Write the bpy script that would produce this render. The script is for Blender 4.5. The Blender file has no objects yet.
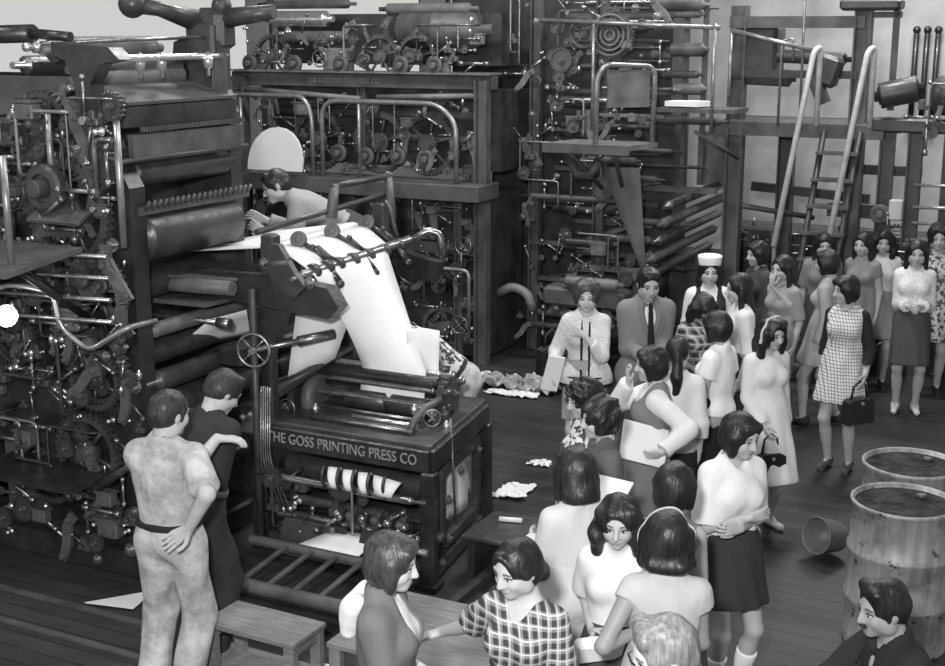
import bpy, math, random
import numpy as np
from mathutils import Vector, Matrix
PI = math.pi
scene = bpy.context.scene
COL = scene.collection
rnd = random.Random(7)

# ---------------------------------------------------------------- node materials
class NT:
    def __init__(s, name):
        s.m = bpy.data.materials.new(name); s.m.use_nodes = True
        s.t = s.m.node_tree; s.b = s.t.nodes['Principled BSDF']
    def n(s, typ, **kw):
        x = s.t.nodes.new(typ)
        for k, v in kw.items(): setattr(x, k, v)
        return x
    def lk(s, a, b): s.t.links.new(a, b)
    def val(s, sock, v):
        if hasattr(v, 'is_linked') or isinstance(v, bpy.types.NodeSocket): s.lk(v, sock)
        else: sock.default_value = v
    def m_(s, op, a, b=None, c=None, clamp=False):
        x = s.n('ShaderNodeMath', operation=op, use_clamp=clamp)
        for i, v in enumerate((a, b, c)):
            if v is not None: s.val(x.inputs[i], v)
        return x.outputs[0]
    def mix(s, f, a, b):
        x = s.n('ShaderNodeMix', data_type='FLOAT'); s.val(x.inputs[0], f); s.val(x.inputs[2], a); s.val(x.inputs[3], b)
        return x.outputs[0]
    def ramp(s, v, lo, hi, a=0., b=1.):
        x = s.n('ShaderNodeMapRange'); s.val(x.inputs[0], v)
        for i, q in enumerate((lo, hi, a, b)): x.inputs[i+1].default_value = q
        return x.outputs[0]
    def coord(s, which='Object', scale=(1, 1, 1)):
        c = s.n('ShaderNodeTexCoord'); mp = s.n('ShaderNodeMapping'); s.lk(c.outputs[which], mp.inputs[0]); mp.inputs['Scale'].default_value = scale
        return mp.outputs[0]
    def noise(s, co, scale, detail=3., rough=.55):
        x = s.n('ShaderNodeTexNoise'); s.lk(co, x.inputs['Vector']); x.inputs['Scale'].default_value = scale
        x.inputs['Detail'].default_value = detail; x.inputs['Roughness'].default_value = rough
        return x.outputs['Fac']
    def bump(s, h, strength, dist):
        x = s.n('ShaderNodeBump'); s.lk(h, x.inputs['Height']); x.inputs['Strength'].default_value = strength; x.inputs['Distance'].default_value = dist
        s.lk(x.outputs[0], s.b.inputs['Normal'])
    def grey(s, v):
        if isinstance(v, (int, float)): s.b.inputs['Base Color'].default_value = (v, v, v, 1); return
        s.lk(v, s.b.inputs['Base Color'])
    def set(s, rough=None, metal=None, spec=None, **kw):
        if rough is not None: s.val(s.b.inputs['Roughness'], rough)
        if metal is not None: s.b.inputs['Metallic'].default_value = metal
        if spec is not None: s.b.inputs['Specular IOR Level'].default_value = spec
        return s
def surf(name, base, rough=.5, metal=0., var=.35, scale=9., bump=.0, bscale=60., spec=.5):
    k = NT(name); co = k.coord()
    n = k.noise(co, scale, 5.)
    k.grey(k.m_('MULTIPLY', k.ramp(n, .3, .7, 1-var, 1+var), base))
    k.set(k.ramp(k.noise(co, scale*2.3), .3, .7, max(.05, rough-.12), min(1, rough+.12)), metal, spec)
    if bump: k.bump(k.noise(co, bscale, 4.), bump, .01)
    return k.m
MAT = {}
MAT['iron'] = surf('dark_cast_iron', .022, .36, 0, .5, 6, .25, 40, .75)
MAT['iron2'] = surf('grey_painted_iron', .044, .42, 0, .45, 5, .2, 40, .6)
MAT['iron3'] = surf('dusty_grey_iron', .085, .5, 0, .4, 5, .15, 40)
MAT['steel'] = surf('worn_steel', .30, .33, .85, .3, 12)
MAT['bright'] = surf('polished_steel', .75, .25, .8, .15, 12)
MAT['pipe'] = surf('handrail_pipe', .30, .33, .55, .25, 10)
MAT['palepipe'] = surf('pale_painted_pipe', .5, .45, 0, .2, 10)
MAT['iron4'] = surf('haze_pale_iron', .15, .5, 0, .4, 5, .15, 40)  # iron lightened to carry the haze over the far machines
MAT['rubber'] = surf('ink_roller_rubber', .04, .4, 0, .4, 14, 0, 60, .6)
MAT['greyroll'] = surf('grey_blanket_roller', .13, .5, 0, .25, 8)
MAT['board'] = surf('dull_sheet_metal', .11, .5, .2, .35, 5)
MAT['paper'] = surf('newsprint_paper', .8, .8, 0, .03, 6)
MAT['waste'] = surf('printed_waste_paper', .38, .85, 0, .6, 16)
MAT['wood'] = None
MAT['black'] = surf('black_leather', .018, .4, 0, .3, 20)
MAT['plaster'] = surf('grey_plaster', .46, .85, 0, .22, 1.6, .2, 12)
MAT['canvas'] = surf('dusty_canvas_belt', .12, .8, 0, .2, 6)
MAT['conc'] = surf('dirty_ceiling', .3, .9, 0, .2, 2)
MAT['letter'] = surf('raised_pale_letters', .3, .5, .2, .2, 20)

def wood(name, base, sc=(2, 22, 22)):
    k = NT(name); co = k.coord('Object', sc)
    n = k.noise(co, 3., 6., .6); f = k.noise(k.coord(), 5.)
    k.grey(k.m_('MULTIPLY', k.m_('MULTIPLY', k.ramp(n, .3, .7, .65, 1.25), k.ramp(f, .3, .7, .8, 1.15)), base)); k.set(.65)
    k.bump(n, .3, .004); return k.m
MAT['wood'] = wood('worn_bench_wood', .2)
# plank floor: boards run along the machine rows, greasy and scuffed
def floor_mat():
    k = NT('oily_plank_floor'); c = k.n('ShaderNodeTexCoord'); sp = k.n('ShaderNodeSeparateXYZ'); k.lk(c.outputs['Object'], sp.inputs[0])
    y = k.m_('MULTIPLY', sp.outputs[1], 7.2); fr = k.m_('FRACT', y); idx = k.m_('FLOOR', y)
    gap = k.m_('LESS_THAN', fr, .055)
    wn = k.n('ShaderNodeTexWhiteNoise', noise_dimensions='1D'); k.lk(idx, wn.inputs['W'])
    co = k.coord('Object', (1.2, 9, 1)); g = k.noise(co, 3., 6., .65)
    big = k.noise(k.coord(), .7, 4.); sc = k.noise(k.coord(), 38., 2.)
    base = k.m_('MULTIPLY', k.ramp(wn.outputs[0], 0, 1, .8, 1.2), k.ramp(g, .3, .72, .75, 1.25))
    base = k.m_('MULTIPLY', base, k.ramp(big, .3, .7, .62, 1.45))
    base = k.m_('MULTIPLY', base, .036)
    base = k.m_('ADD', base, k.ramp(sc, .72, .78, 0, .05))
    k.grey(k.mix(gap, base, .008)); k.set(k.ramp(big, .3, .7, .42, .7), 0, .4)
    k.bump(k.m_('SUBTRACT', g, k.m_('MULTIPLY', gap, 1.5)), .35, .006)
    return k.m
MAT['floor'] = floor_mat()
def drum_mat():
    k = NT('rusty_drum_paint'); co = k.coord()
    a = k.noise(co, 4., 6., .65); b = k.noise(co, 13., 4., .6)
    v = k.mix(k.ramp(a, .5, .66), .34, .17); v = k.mix(k.ramp(b, .62, .7), v, .06)
    st = k.noise(k.coord('Object', (6, 6, .7)), 4., 4.); v = k.m_('MULTIPLY', v, k.ramp(st, .3, .7, .7, 1.15))
    k.grey(v); k.set(.5, .25); k.bump(b, .15, .01); return k.m
MAT['drum'] = drum_mat()
MAT['grease'] = surf('oily_drum_lid', .03, .85, 0, .9, 11, .4, 30, .2)
def emit(name, s):
    k = NT(name); k.grey(.9); k.b.inputs['Emission Color'].default_value = (1, 1, 1, 1); k.b.inputs['Emission Strength'].default_value = s; return k.m
MAT['bulb'] = emit('lit_bulb_glass', 14.)
def pane():
    k = NT('window_glass'); o = k.t.nodes['Material Output']; t = k.n('ShaderNodeBsdfTransparent'); t.inputs[0].default_value = (.93, .93, .93, 1)
    g = k.n('ShaderNodeBsdfGlossy'); g.inputs['Roughness'].default_value = .05; mx = k.n('ShaderNodeMixShader'); mx.inputs[0].default_value = .08
    k.lk(t.outputs[0], mx.inputs[1]); k.lk(g.outputs[0], mx.inputs[2]); k.lk(mx.outputs[0], o.inputs[0]); return k.m
MAT['glass'] = pane()

# skin: brows, eyes and lips placed by head coordinates stored on the mesh; tone from the object colour
def skin_mat():
    k = NT('skin'); at = k.n('ShaderNodeAttribute', attribute_name='hc'); sp = k.n('ShaderNodeSeparateXYZ'); k.lk(at.outputs['Vector'], sp.inputs[0])
    x, y, z = sp.outputs; ax = k.m_('ABSOLUTE', x); front = k.m_('GREATER_THAN', y, .03)
    def ell(px, pz, rx, rz, soft=.35):
        a = k.m_('POWER', k.m_('DIVIDE', k.m_('SUBTRACT', ax, px), rx), 2.); b = k.m_('POWER', k.m_('DIVIDE', k.m_('SUBTRACT', z, pz), rz), 2.)
        return k.m_('MULTIPLY', k.ramp(k.m_('ADD', a, b), 1+soft, 1-soft), front)
    oi = k.n('ShaderNodeObjectInfo'); tone = k.n('ShaderNodeRGBToBW'); k.lk(oi.outputs['Color'], tone.inputs[0])
    v = k.m_('MULTIPLY', tone.outputs[0], k.ramp(k.noise(k.coord(), 14.), .3, .7, .93, 1.06))
    v = k.mix(k.m_('MULTIPLY', ell(0, -.063, .024, .0085), .62), v, .1)
    v = k.mix(ell(.033, .0035, .0185, .0095, .3), v, .05)
    v = k.mix(ell(.033, .0005, .0145, .0055, .25), v, .62)
    v = k.mix(ell(.033, .001, .0068, .0068, .2), v, .012)
    zb = k.m_('ADD', z, k.m_('MULTIPLY', k.m_('ABSOLUTE', k.m_('SUBTRACT', ax, .036)), .22))
    br = k.m_('MULTIPLY', k.m_('MULTIPLY', k.ramp(k.m_('ABSOLUTE', k.m_('SUBTRACT', zb, .029)), .0065, .0035), k.ramp(k.m_('ABSOLUTE', k.m_('SUBTRACT', ax, .035)), .021, .017)), front)
    v = k.mix(k.m_('MULTIPLY', br, .75), v, .025)
    k.grey(v); k.set(.5, 0, .35); k.b.inputs['Subsurface Weight'].default_value = 0
    return k.m
def cloth_mat(kind):
    k = NT({'plain': 'plain_cloth', 'plaid': 'plaid_cloth', 'check': 'fine_check_cloth', 'tweed': 'flecked_tweed', 'print': 'printed_cloth', 'lace': 'lace_cloth', 'dirty': 'stained_work_cloth', 'tartan': 'tartan_cloth'}[kind])
    oi = k.n('ShaderNodeObjectInfo'); bw = k.n('ShaderNodeRGBToBW'); k.lk(oi.outputs['Color'], bw.inputs[0]); v = bw.outputs[0]
    c = k.n('ShaderNodeTexCoord'); sp = k.n('ShaderNodeSeparateXYZ'); k.lk(c.outputs['Object'], sp.inputs[0]); X, Y, Z = sp.outputs
    co = k.coord()
    xy = k.m_('ADD', X, k.m_('MULTIPLY', Y, .8))
    def bands(q, per, wid): return k.m_('LESS_THAN', k.m_('FRACT', k.m_('DIVIDE', q, per)), wid)
    if kind in ('plaid', 'tartan'):
        per = .046 if kind == 'plaid' else .06
        a = bands(xy, per, .5); b = bands(Z, per, .5); l1 = bands(k.m_('ADD', xy, per*.22), per, .09); l2 = bands(k.m_('ADD', Z, per*.22), per, .1)
        s = k.m_('MULTIPLY', k.m_('ADD', a, b), .5); v = k.mix(s, .36, .05)
        v = k.mix(k.m_('MAXIMUM', l1, l2), v, .62)
    elif kind == 'check':
        v = k.mix(k.m_('MAXIMUM', bands(xy, .026, .15), bands(Z, .026, .15)), v, .05)
    elif kind == 'tweed':
        v = k.m_('MULTIPLY', v, k.ramp(k.noise(co, 95., 3., .7), .38, .62, .72, 1.14))
    elif kind == 'print':
        v = k.mix(k.ramp(k.noise(co, 26., 2.), .5, .56), v, .07)
    elif kind == 'lace':
        v = k.m_('MULTIPLY', v, k.ramp(k.noise(co, 60., 2.), .4, .55, .84, 1.05))
    elif kind == 'dirty':
        v = k.m_('MULTIPLY', v, k.ramp(k.noise(co, 7., 5., .7), .36, .62, .55, 1.12))
    v = k.m_('MULTIPLY', v, k.ramp(k.noise(co, 6., 3.), .3, .7, .94, 1.05))
    k.grey(v); k.set(.85, 0, .25)
    w = k.m_('ADD', k.noise(k.coord('Object', (1, 1, .35)), 11., 3., .5), k.m_('MULTIPLY', k.noise(co, 220., 1.), .05))
    k.bump(w, .45, .035)
    return k.m
def hair_mat():
    k = NT('hair'); oi = k.n('ShaderNodeObjectInfo'); bw = k.n('ShaderNodeRGBToBW'); k.lk(oi.outputs['Color'], bw.inputs[0])
    n = k.noise(k.coord('Object', (1, 1, .12)), 60., 3., .55); n2 = k.noise(k.coord(), 30., 3.)
    k.grey(k.m_('MULTIPLY', bw.outputs[0], k.m_('MULTIPLY', k.ramp(n, .3, .7, .55, 1.5), k.ramp(n2, .3, .7, .8, 1.2)))); k.set(.42, 0, .45)
    k.bump(k.m_('ADD', n, k.m_('MULTIPLY', n2, .3)), .6, .009); return k.m
MAT['skin'] = skin_mat(); MAT['hair'] = hair_mat()
for _c in ('plain', 'plaid', 'check', 'tweed', 'print', 'lace', 'dirty', 'tartan'): MAT[_c] = cloth_mat(_c)

# ---------------------------------------------------------------- object helpers
def link(o, parent=None):
    COL.objects.link(o)
    if parent is not None: o.parent = parent
    return o
def thing(name, label, cat, loc=(0, 0, 0), rz=0., group=None):
    o = bpy.data.objects.new(name, None); o.empty_display_size = .1; link(o)
    o.location = loc; o.rotation_euler = (0, 0, rz); o['label'] = label; o['category'] = cat
    if group: o['group'] = group
    return o
def tag(o, label, cat, group=None, kind=None):
    if label: o['label'] = label
    if cat: o['category'] = cat
    if group: o['group'] = group
    if kind: o['kind'] = kind
    return o
class MB:
    """collects shapes for ONE mesh object"""
    def __init__(s): s.v = []; s.f = []; s.sm = []
    def add(s, vs, fs, smooth=False):
        b = len(s.v); s.v += [tuple(x) for x in vs]; s.f += [tuple(b+i for i in f) for f in fs]; s.sm += [smooth]*len(fs); return s
    def box(s, c, d, rz=0., rx=0., ry=0., ch=.0):
        x, y, z = d[0]/2, d[1]/2, d[2]/2
        R = Matrix.Rotation(rz, 3, 'Z') @ Matrix.Rotation(ry, 3, 'Y') @ Matrix.Rotation(rx, 3, 'X')
        if ch <= 0:
            p = [(i, j, k) for i in (-x, x) for j in (-y, y) for k in (-z, z)]
            f = [(0, 1, 3, 2), (4, 6, 7, 5), (0, 4, 5, 1), (2, 3, 7, 6), (0, 2, 6, 4), (1, 5, 7, 3)]
        else:
            ch = min(ch, .49*min(d)); p = []; f = []
            bm_ = [(-1, -1), (1, -1), (1, 1), (-1, 1)]
            rings = []
            for zz, ins in ((-z, ch), (-z+ch, 0), (z-ch, 0), (z, ch)):
                ring = []
                for sx, sy in bm_:
                    xx, yy = x-ins, y-ins
                    a = (sx*(xx-ch), sy*yy, zz); b = (sx*xx, sy*(yy-ch), zz)
                    ring += ([a, b] if sx*sy < 0 else [b, a]) if True else []
                rings.append(ring)
            # order corners counter-clockwise
            for r in rings:
                r.sort(key=lambda q: math.atan2(q[1]/max(y, 1e-9), q[0]/max(x, 1e-9))); p += r
            for k in range(3):
                for i in range(8): j = (i+1) % 8; f.append((k*8+i, k*8+j, k*8+8+j, k*8+8+i))
            f.append(tuple(range(7, -1, -1))); f.append(tuple(range(24, 32)))
        cv = Vector(c); return s.add([R @ Vector(q)+cv for q in p], f)
    def lathe(s, prof, c=(0, 0, 0), ax='z', n=20, smooth=True, cap=True, d=None):
        """prof: (radius, height) pairs along the axis"""
        if d is None: d = {'x': (1, 0, 0), 'y': (0, 1, 0), 'z': (0, 0, 1)}[ax]
        Q = Vector((0, 0, 1)).rotation_difference(Vector(d)); cv = Vector(c); vs = []; fs = []
        for r, hh in prof:
            for i in range(n): a = 2*PI*i/n; vs.append(Q @ Vector((r*math.cos(a), r*math.sin(a), hh))+cv)
        for k in range(len(prof)-1):
            for i in range(n): j = (i+1) % n; fs.append((k*n+i, k*n+j, k*n+n+j, k*n+n+i))
        s.add(vs, fs, smooth)
        if cap:
            b = len(s.v)-len(vs)
            for k, rev in ((0, True), (len(prof)-1, False)):
                if prof[k][0] > 1e-4: ids = [b+k*n+i for i in range(n)]; s.f.append(tuple(ids[::-1] if rev else ids)); s.sm.append(False)
        return s
    def cyl(s, a, b, r, r2=None, n=14):
        a, b = Vector(a), Vector(b); L = (b-a).length
        return s.lathe([(r, 0), (r if r2 is None else r2, L)], a, n=n, d=(b-a)/L)
    def sph(s, c, r, n=12, sq=1.):
        pr = [(max(1e-5, r*math.sin(PI*i/8)), -r*sq*math.cos(PI*i/8)) for i in range(9)]
        return s.lathe(pr, c, n=n, cap=False)
    def tube(s, pts, r, n=8, fil=0., close=False):
        P = [Vector(q) for q in pts]
        if fil > 0 and len(P) > 2:
            Q = [P[0]]
            for i in range(1, len(P)-1):
                a, b, c = P[i-1], P[i], P[i+1]; f1 = min(fil, .49*(a-b).length, .49*(c-b).length)
                u = b+(a-b).normalized()*f1; w = b+(c-b).normalized()*f1
                for t in (0, .25, .5, .75, 1): Q.append(u*(1-t)**2+b*2*t*(1-t)+w*t*t)
            Q.append(P[-1]); P = Q
        vs = []; fs = []; up = None
        for i, q in enumerate(P):
            if close: d = (P[(i+1) % len(P)]-P[i-1])
            else: d = (P[min(i+1, len(P)-1)]-P[max(i-1, 0)])
            d.normalize()
            if up is None: up = d.orthogonal().normalized()
            up = (up-d*up.dot(d)); up = up.normalized() if up.length > 1e-6 else d.orthogonal().normalized()
            w = d.cross(up); rr = r[i] if isinstance(r, (list, tuple)) else r
            for k in range(n): a = 2*PI*k/n; vs.append(q+(up*math.cos(a)+w*math.sin(a))*rr)
        m = len(P)
        for i in range(m if close else m-1):
            i2 = (i+1) % m
            for k in range(n): j = (k+1) % n; fs.append((i*n+k, i*n+j, i2*n+j, i2*n+k))
        b = len(s.v); s.add(vs, fs, True)
        if not close: s.f += [tuple(b+k for k in range(n))[::-1], tuple(b+(m-1)*n+k for k in range(n))]; s.sm += [False, False]
        return s
    def ring(s, c, R, r, ax='y', n=28, m=7):
        pts = []
        for i in range(n):
            a = 2*PI*i/n; u, w = R*math.cos(a), R*math.sin(a)
            pts.append({'x': (c[0], c[1]+u, c[2]+w), 'y': (c[0]+u, c[1], c[2]+w), 'z': (c[0]+u, c[1]+w, c[2])}[ax])
        return s.tube(pts, r, m, close=True)
    def gear(s, c, R, w, teeth=24, ax='y', hub=.3, spokes=5):
        """toothed rim, web ring, hub and spokes"""
        prof = []; n = teeth*4; td = min(.022, R*.12)
        for side in (0, 1):
            pass
        def pt(r, a, h): return {'x': (c[0]+h, c[1]+r*math.cos(a), c[2]+r*math.sin(a)), 'y': (c[0]+r*math.cos(a), c[1]+h, c[2]+r*math.sin(a)), 'z': (c[0]+r*math.cos(a), c[1]+r*math.sin(a), c[2]+h)}[ax]
        vs = []; ri = R*.8
        for i in range(n):
            a = 2*PI*i/n; ro = R if i % 4 in (0, 1) else R-td
            vs += [pt(ri, a, -w/2), pt(ro, a, -w/2), pt(ro, a, w/2), pt(ri, a, w/2)]
        fs = []
        for i in range(n):
            j = (i+1) % n
            for k in range(4): k2 = (k+1) % 4; fs.append((i*4+k, i*4+k2, j*4+k2, j*4+k))
        s.add(vs, fs)
        e = {'x': (1, 0, 0), 'y': (0, 1, 0), 'z': (0, 0, 1)}[ax]
        s.lathe([(R*hub, -w*.7), (R*hub, w*.7), (R*hub*.6, w*.75), (R*hub*.6, w*1.1)][0:4], c, n=14, d=e)
        s.lathe([(R*hub*.55, -w*1.3), (R*hub*.55, w*1.3)], c, n=10, d=e)
        if spokes:
            for i in range(spokes):
                a = 2*PI*i/spokes+.3; s.tube([pt(R*hub*.8, a, 0), pt(ri*1.03, a, 0)], min(w*.3, R*.1), 6)
        else: s.lathe([(ri*1.01, -w*.22), (ri*1.01, w*.22)], c, n=24, d=e)
        return s
    def poly(s, outer, depth, ax='y', at=0., holes=()):
        """flat outline (u, z) pushed to a thickness; ax is the thin direction"""
        from mathutils.geometry import tessellate_polygon
        loops = [outer]+list(holes); flat = [q for l in loops for q in l]
        tri = tessellate_polygon([[Vector((q[0], q[1], 0)) for q in l] for l in loops])
        def P3(q, h): return {'y': (q[0], at+h, q[1]), 'x': (at+h, q[0], q[1]), 'z': (q[0], q[1], at+h)}[ax]
        n = len(flat); vs = [P3(q, -depth/2) for q in flat]+[P3(q, depth/2) for q in flat]
        fs = [tuple(t) for t in tri]+[tuple(n+i for i in t[::-1]) for t in tri]; b = 0
        for l in loops:
            for i in range(len(l)): j = (i+1) % len(l); fs.append((b+i, b+j, n+b+j, n+b+i))
            b += len(l)
        return s.add(vs, fs)
    def data(s, name, mat):
        me = bpy.data.meshes.new(name); me.from_pydata(s.v, [], s.f)
        me.polygons.foreach_set('use_smooth', s.sm); me.materials.append(MAT[mat] if isinstance(mat, str) else mat)
        import bmesh
        bm = bmesh.new(); bm.from_mesh(me); bmesh.ops.recalc_face_normals(bm, faces=bm.faces); bm.to_mesh(me); bm.free()
        me.update(); return me
    def build(s, name, mat, parent=None, loc=(0, 0, 0), rot=(0, 0, 0)):
        o = bpy.data.objects.new(name, s.data(name, mat)); link(o, parent); o.location = loc; o.rotation_euler = rot; return o
def put(me, name, parent, loc, rot=(0, 0, 0), sc=1.):
    """another piece sharing the same mesh data"""
    o = bpy.data.objects.new(name, me); link(o, parent); o.location = loc; o.rotation_euler = rot
    o.scale = (sc, sc, sc) if isinstance(sc, (int, float)) else sc; return o
def structure(o): o['kind'] = 'structure'; return o
# ---------------------------------------------------------------- people: one implicit surface per body and per garment
f32 = np.float32
def V(*a): return np.array(a, float)
def Rx(a): c, s = math.cos(a), math.sin(a); return np.array([[1, 0, 0], [0, c, -s], [0, s, c]])
def Ry(a): c, s = math.cos(a), math.sin(a); return np.array([[c, 0, s], [0, 1, 0], [-s, 0, c]])
def Rz(a): c, s = math.cos(a), math.sin(a); return np.array([[c, -s, 0], [s, c, 0], [0, 0, 1]])
def unit(v): v = np.asarray(v, float); return v/max(1e-9, np.linalg.norm(v))
class Sdf:
    def __init__(s): s.p = []
    def add(s, fn, lo, hi, k=.02, op='+'):
        if op == 'x': s.p.append((fn, None, None, k, op)); return s
        s.p.append((fn, np.asarray(lo, float), np.asarray(hi, float), k, op)); return s
    def cone(s, a, b, r1, r2, k=.02, op='+', flat=None, cuts=()):
        """tapered capsule; flat=(axis, factor) thins it along an axis; cuts=[(point, normal)] slice it"""
        a, b = np.asarray(a, float), np.asarray(b, float); ba = b-a; L2 = max(1e-9, ba@ba); R = max(r1, r2)
        def fn(X, Y, Z):
            x, y, z = X-a[0], Y-a[1], Z-a[2]
            t = np.clip((x*ba[0]+y*ba[1]+z*ba[2])/L2, 0, 1)
            x, y, z = x-t*ba[0], y-t*ba[1], z-t*ba[2]
            q = x*x+y*y+z*z
            if flat is not None:
                n, f = flat; h = x*n[0]+y*n[1]+z*n[2]; q = q+h*h*(1/(f*f)-1)
            d = np.sqrt(q)-(r1+(r2-r1)*t)
            for c, nn in cuts: d = np.maximum(d, (X-c[0])*nn[0]+(Y-c[1])*nn[1]+(Z-c[2])*nn[2])
            return d
        return s.add(fn, np.minimum(a, b)-R, np.maximum(a, b)+R, k, op)
    def ell(s, c, r, M=None, k=.02, op='+'):
        c = np.asarray(c, float); r = np.asarray(r, float); M = np.eye(3) if M is None else M
        ext = np.sqrt(((M*r)**2).sum(axis=1))
        def fn(X, Y, Z):
            x, y, z = X-c[0], Y-c[1], Z-c[2]
            u = x*M[0, 0]+y*M[1, 0]+z*M[2, 0]; v = x*M[0, 1]+y*M[1, 1]+z*M[2, 1]; w = x*M[0, 2]+y*M[1, 2]+z*M[2, 2]
            k0 = np.sqrt((u/r[0])**2+(v/r[1])**2+(w/r[2])**2); k1 = np.sqrt((u/r[0]**2)**2+(v/r[1]**2)**2+(w/r[2]**2)**2)
            return k0*(k0-1)/np.maximum(k1, 1e-6)
        return s.add(fn, c-ext, c+ext, k, op)
    def plane(s, c, n, k=.004, keep=None):
        c, n = np.asarray(c, float), unit(n)
        s.p.append((lambda X, Y, Z: (X-c[0])*n[0]+(Y-c[1])*n[1]+(Z-c[2])*n[2], None, None, k, 'x')); return s
    def warp(s, fn): s.p.append((fn, None, None, 0, 'w')); return s
    def clone(s): q = Sdf(); q.p = list(s.p); return q
    def mesh(s, h):
        adds = [q for q in s.p if q[4] == '+']
        lo = np.min([q[1] for q in adds], axis=0)-2.5*h-.012; hi = np.max([q[2] for q in adds], axis=0)+2.5*h+.012
        n = np.ceil((hi-lo)/h).astype(int)+1
        ax = [(lo[i]+h*np.arange(n[i])).astype(f32) for i in range(3)]
        D = np.full(n, .5, f32)
        for fn, a, b, k, op in s.p:
            if a is None: sl = (slice(None),)*3
            else:
                m = .014+k; i0 = np.clip(np.floor((a-m-lo)/h).astype(int), 0, n-1); i1 = np.clip(np.ceil((b+m-lo)/h).astype(int)+1, 1, n)
                if (i1 <= i0).any(): continue
                sl = tuple(slice(i0[j], i1[j]) for j in range(3))
            X, Y, Z = ax[0][sl[0]][:, None, None], ax[1][sl[1]][None, :, None], ax[2][sl[2]][None, None, :]
            o = D[sl]
            if op == 'w': D[sl] = o+fn(X, Y, Z); continue
            d = np.broadcast_to(fn(X, Y, Z), o.shape)
            if op == '+':
                hh = np.maximum(k-np.abs(o-d), 0)/max(k, 1e-6); D[sl] = np.minimum(o, d)-hh*hh*k*.25
            else:
                if op == '-': d = -d
                hh = np.maximum(k-np.abs(o-d), 0)/max(k, 1e-6); D[sl] = np.maximum(o, d)+hh*hh*k*.25
        return snets(D, lo, h)
_C = np.array([(i, j, k) for i in (0, 1) for j in (0, 1) for k in (0, 1)])
_E = [(a, b) for a in range(8) for b in range(a+1, 8) if np.abs(_C[a]-_C[b]).sum() == 1]
def snets(D, lo, h):
    s = D < 0
    cnt = np.zeros(np.array(D.shape)-1, np.int8)
    for c in _C: cnt += s[c[0]:s.shape[0]-1+c[0], c[1]:s.shape[1]-1+c[1], c[2]:s.shape[2]-1+c[2]]
    act = (cnt > 0) & (cnt < 8); I = np.argwhere(act)
    if len(I) == 0: return np.zeros((0, 3)), []
    vals = np.stack([D[I[:, 0]+c[0], I[:, 1]+c[1], I[:, 2]+c[2]] for c in _C], 1)
    acc = np.zeros((len(I), 3)); w = np.zeros(len(I))
    for a, b in _E:
        va, vb = vals[:, a], vals[:, b]; m = (va < 0) != (vb < 0)
        t = np.where(m, va/np.where(m, va-vb, 1), 0); p = _C[a]+(_C[b]-_C[a])*t[:, None]
        acc += p*m[:, None]; w += m
    pos = lo+h*(I+acc/w[:, None])
    idm = np.full(act.shape, -1, np.int32); idm[act] = np.arange(len(I)); F = []
    for ax in range(3):
        o = [0, 1, 2]; o.remove(ax); u, v = o
        A = np.take(s, range(0, s.shape[ax]-1), ax); B = np.take(s, range(1, s.shape[ax]), ax)
        E = np.argwhere(A != B); E = E[(E[:, u] > 0) & (E[:, v] > 0) & (E[:, u] < s.shape[u]-1) & (E[:, v] < s.shape[v]-1)]
        if len(E) == 0: continue
        sg = A[E[:, 0], E[:, 1], E[:, 2]]
        def cell(du, dv): q = E.copy(); q[:, u] -= du; q[:, v] -= dv; return idm[q[:, 0], q[:, 1], q[:, 2]]
        q = np.stack([cell(1, 1), cell(0, 1), cell(0, 0), cell(1, 0)], 1)
        if ax == 1: q = q[:, ::-1]
        q = np.where(sg[:, None], q, q[:, ::-1]); F.append(q)
    F = np.concatenate(F); F = F[(F >= 0).all(1)]
    return pos, F
PENDING = []
def sdf_obj(name, sdf, h, mat, parent, s=1., col=None, tris=4000, hc=None, off=(0, 0, 0)):
    v, F = sdf.mesh(h)
    if len(v) == 0: return None
    v = (v+np.asarray(off))*s
    me = bpy.data.meshes.new(name); me.vertices.add(len(v)); me.vertices.foreach_set('co', v.astype(f32).ravel())
    me.loops.add(F.size); me.loops.foreach_set('vertex_index', F.astype(np.int32).ravel())
    me.polygons.add(len(F)); me.polygons.foreach_set('loop_start', np.arange(0, F.size, 4, dtype=np.int32))
    me.polygons.foreach_set('use_smooth', np.ones(len(F), bool)); me.update(calc_edges=True)
    me.materials.append(MAT[mat])
    o = bpy.data.objects.new(name, me); link(o, parent)
    if col is not None: o.color = (col, col, col, 1)
    r = tris/(2.*len(F))
    if r < .9: md = o.modifiers.new('d', 'DECIMATE'); md.ratio = r
    PENDING.append((o, hc)); return o
def settle():
    """bake the thinned meshes and store head coordinates on the bodies"""
    if not PENDING: return
    dg = bpy.context.evaluated_depsgraph_get()
    for o, hc in PENDING:
        if o.modifiers:
            me = bpy.data.meshes.new_from_object(o.evaluated_get(dg)); old = o.data; nm = old.name; o.modifiers.clear(); o.data = me; bpy.data.meshes.remove(old); me.name = nm
        me = o.data
        me.polygons.foreach_set('use_smooth', np.ones(len(me.polygons), bool))
        if hc is not None:
            M, c, s = hc; co = np.empty(len(me.vertices)*3, f32); me.vertices.foreach_get('co', co)
            q = (co.reshape(-1, 3)/s-c)@M
            at = me.attributes.new('hc', 'FLOAT_VECTOR', 'POINT'); at.data.foreach_set('vector', q.astype(f32).ravel())
    PENDING.clear()
def ik(S, T, l1, l2, hint):
    S, T = np.asarray(S, float), np.asarray(T, float); d = T-S; L = np.linalg.norm(d)
    if L > (l1+l2)*.995: T = S+d*(l1+l2)*.995/L; d = T-S; L = np.linalg.norm(d)
    a = (l1*l1-l2*l2+L*L)/(2*L); r = math.sqrt(max(0, l1*l1-a*a)); u = d/L
    hh = np.asarray(hint, float); hh = hh-u*(hh@u); return S+u*a+unit(hh)*r, T

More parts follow.
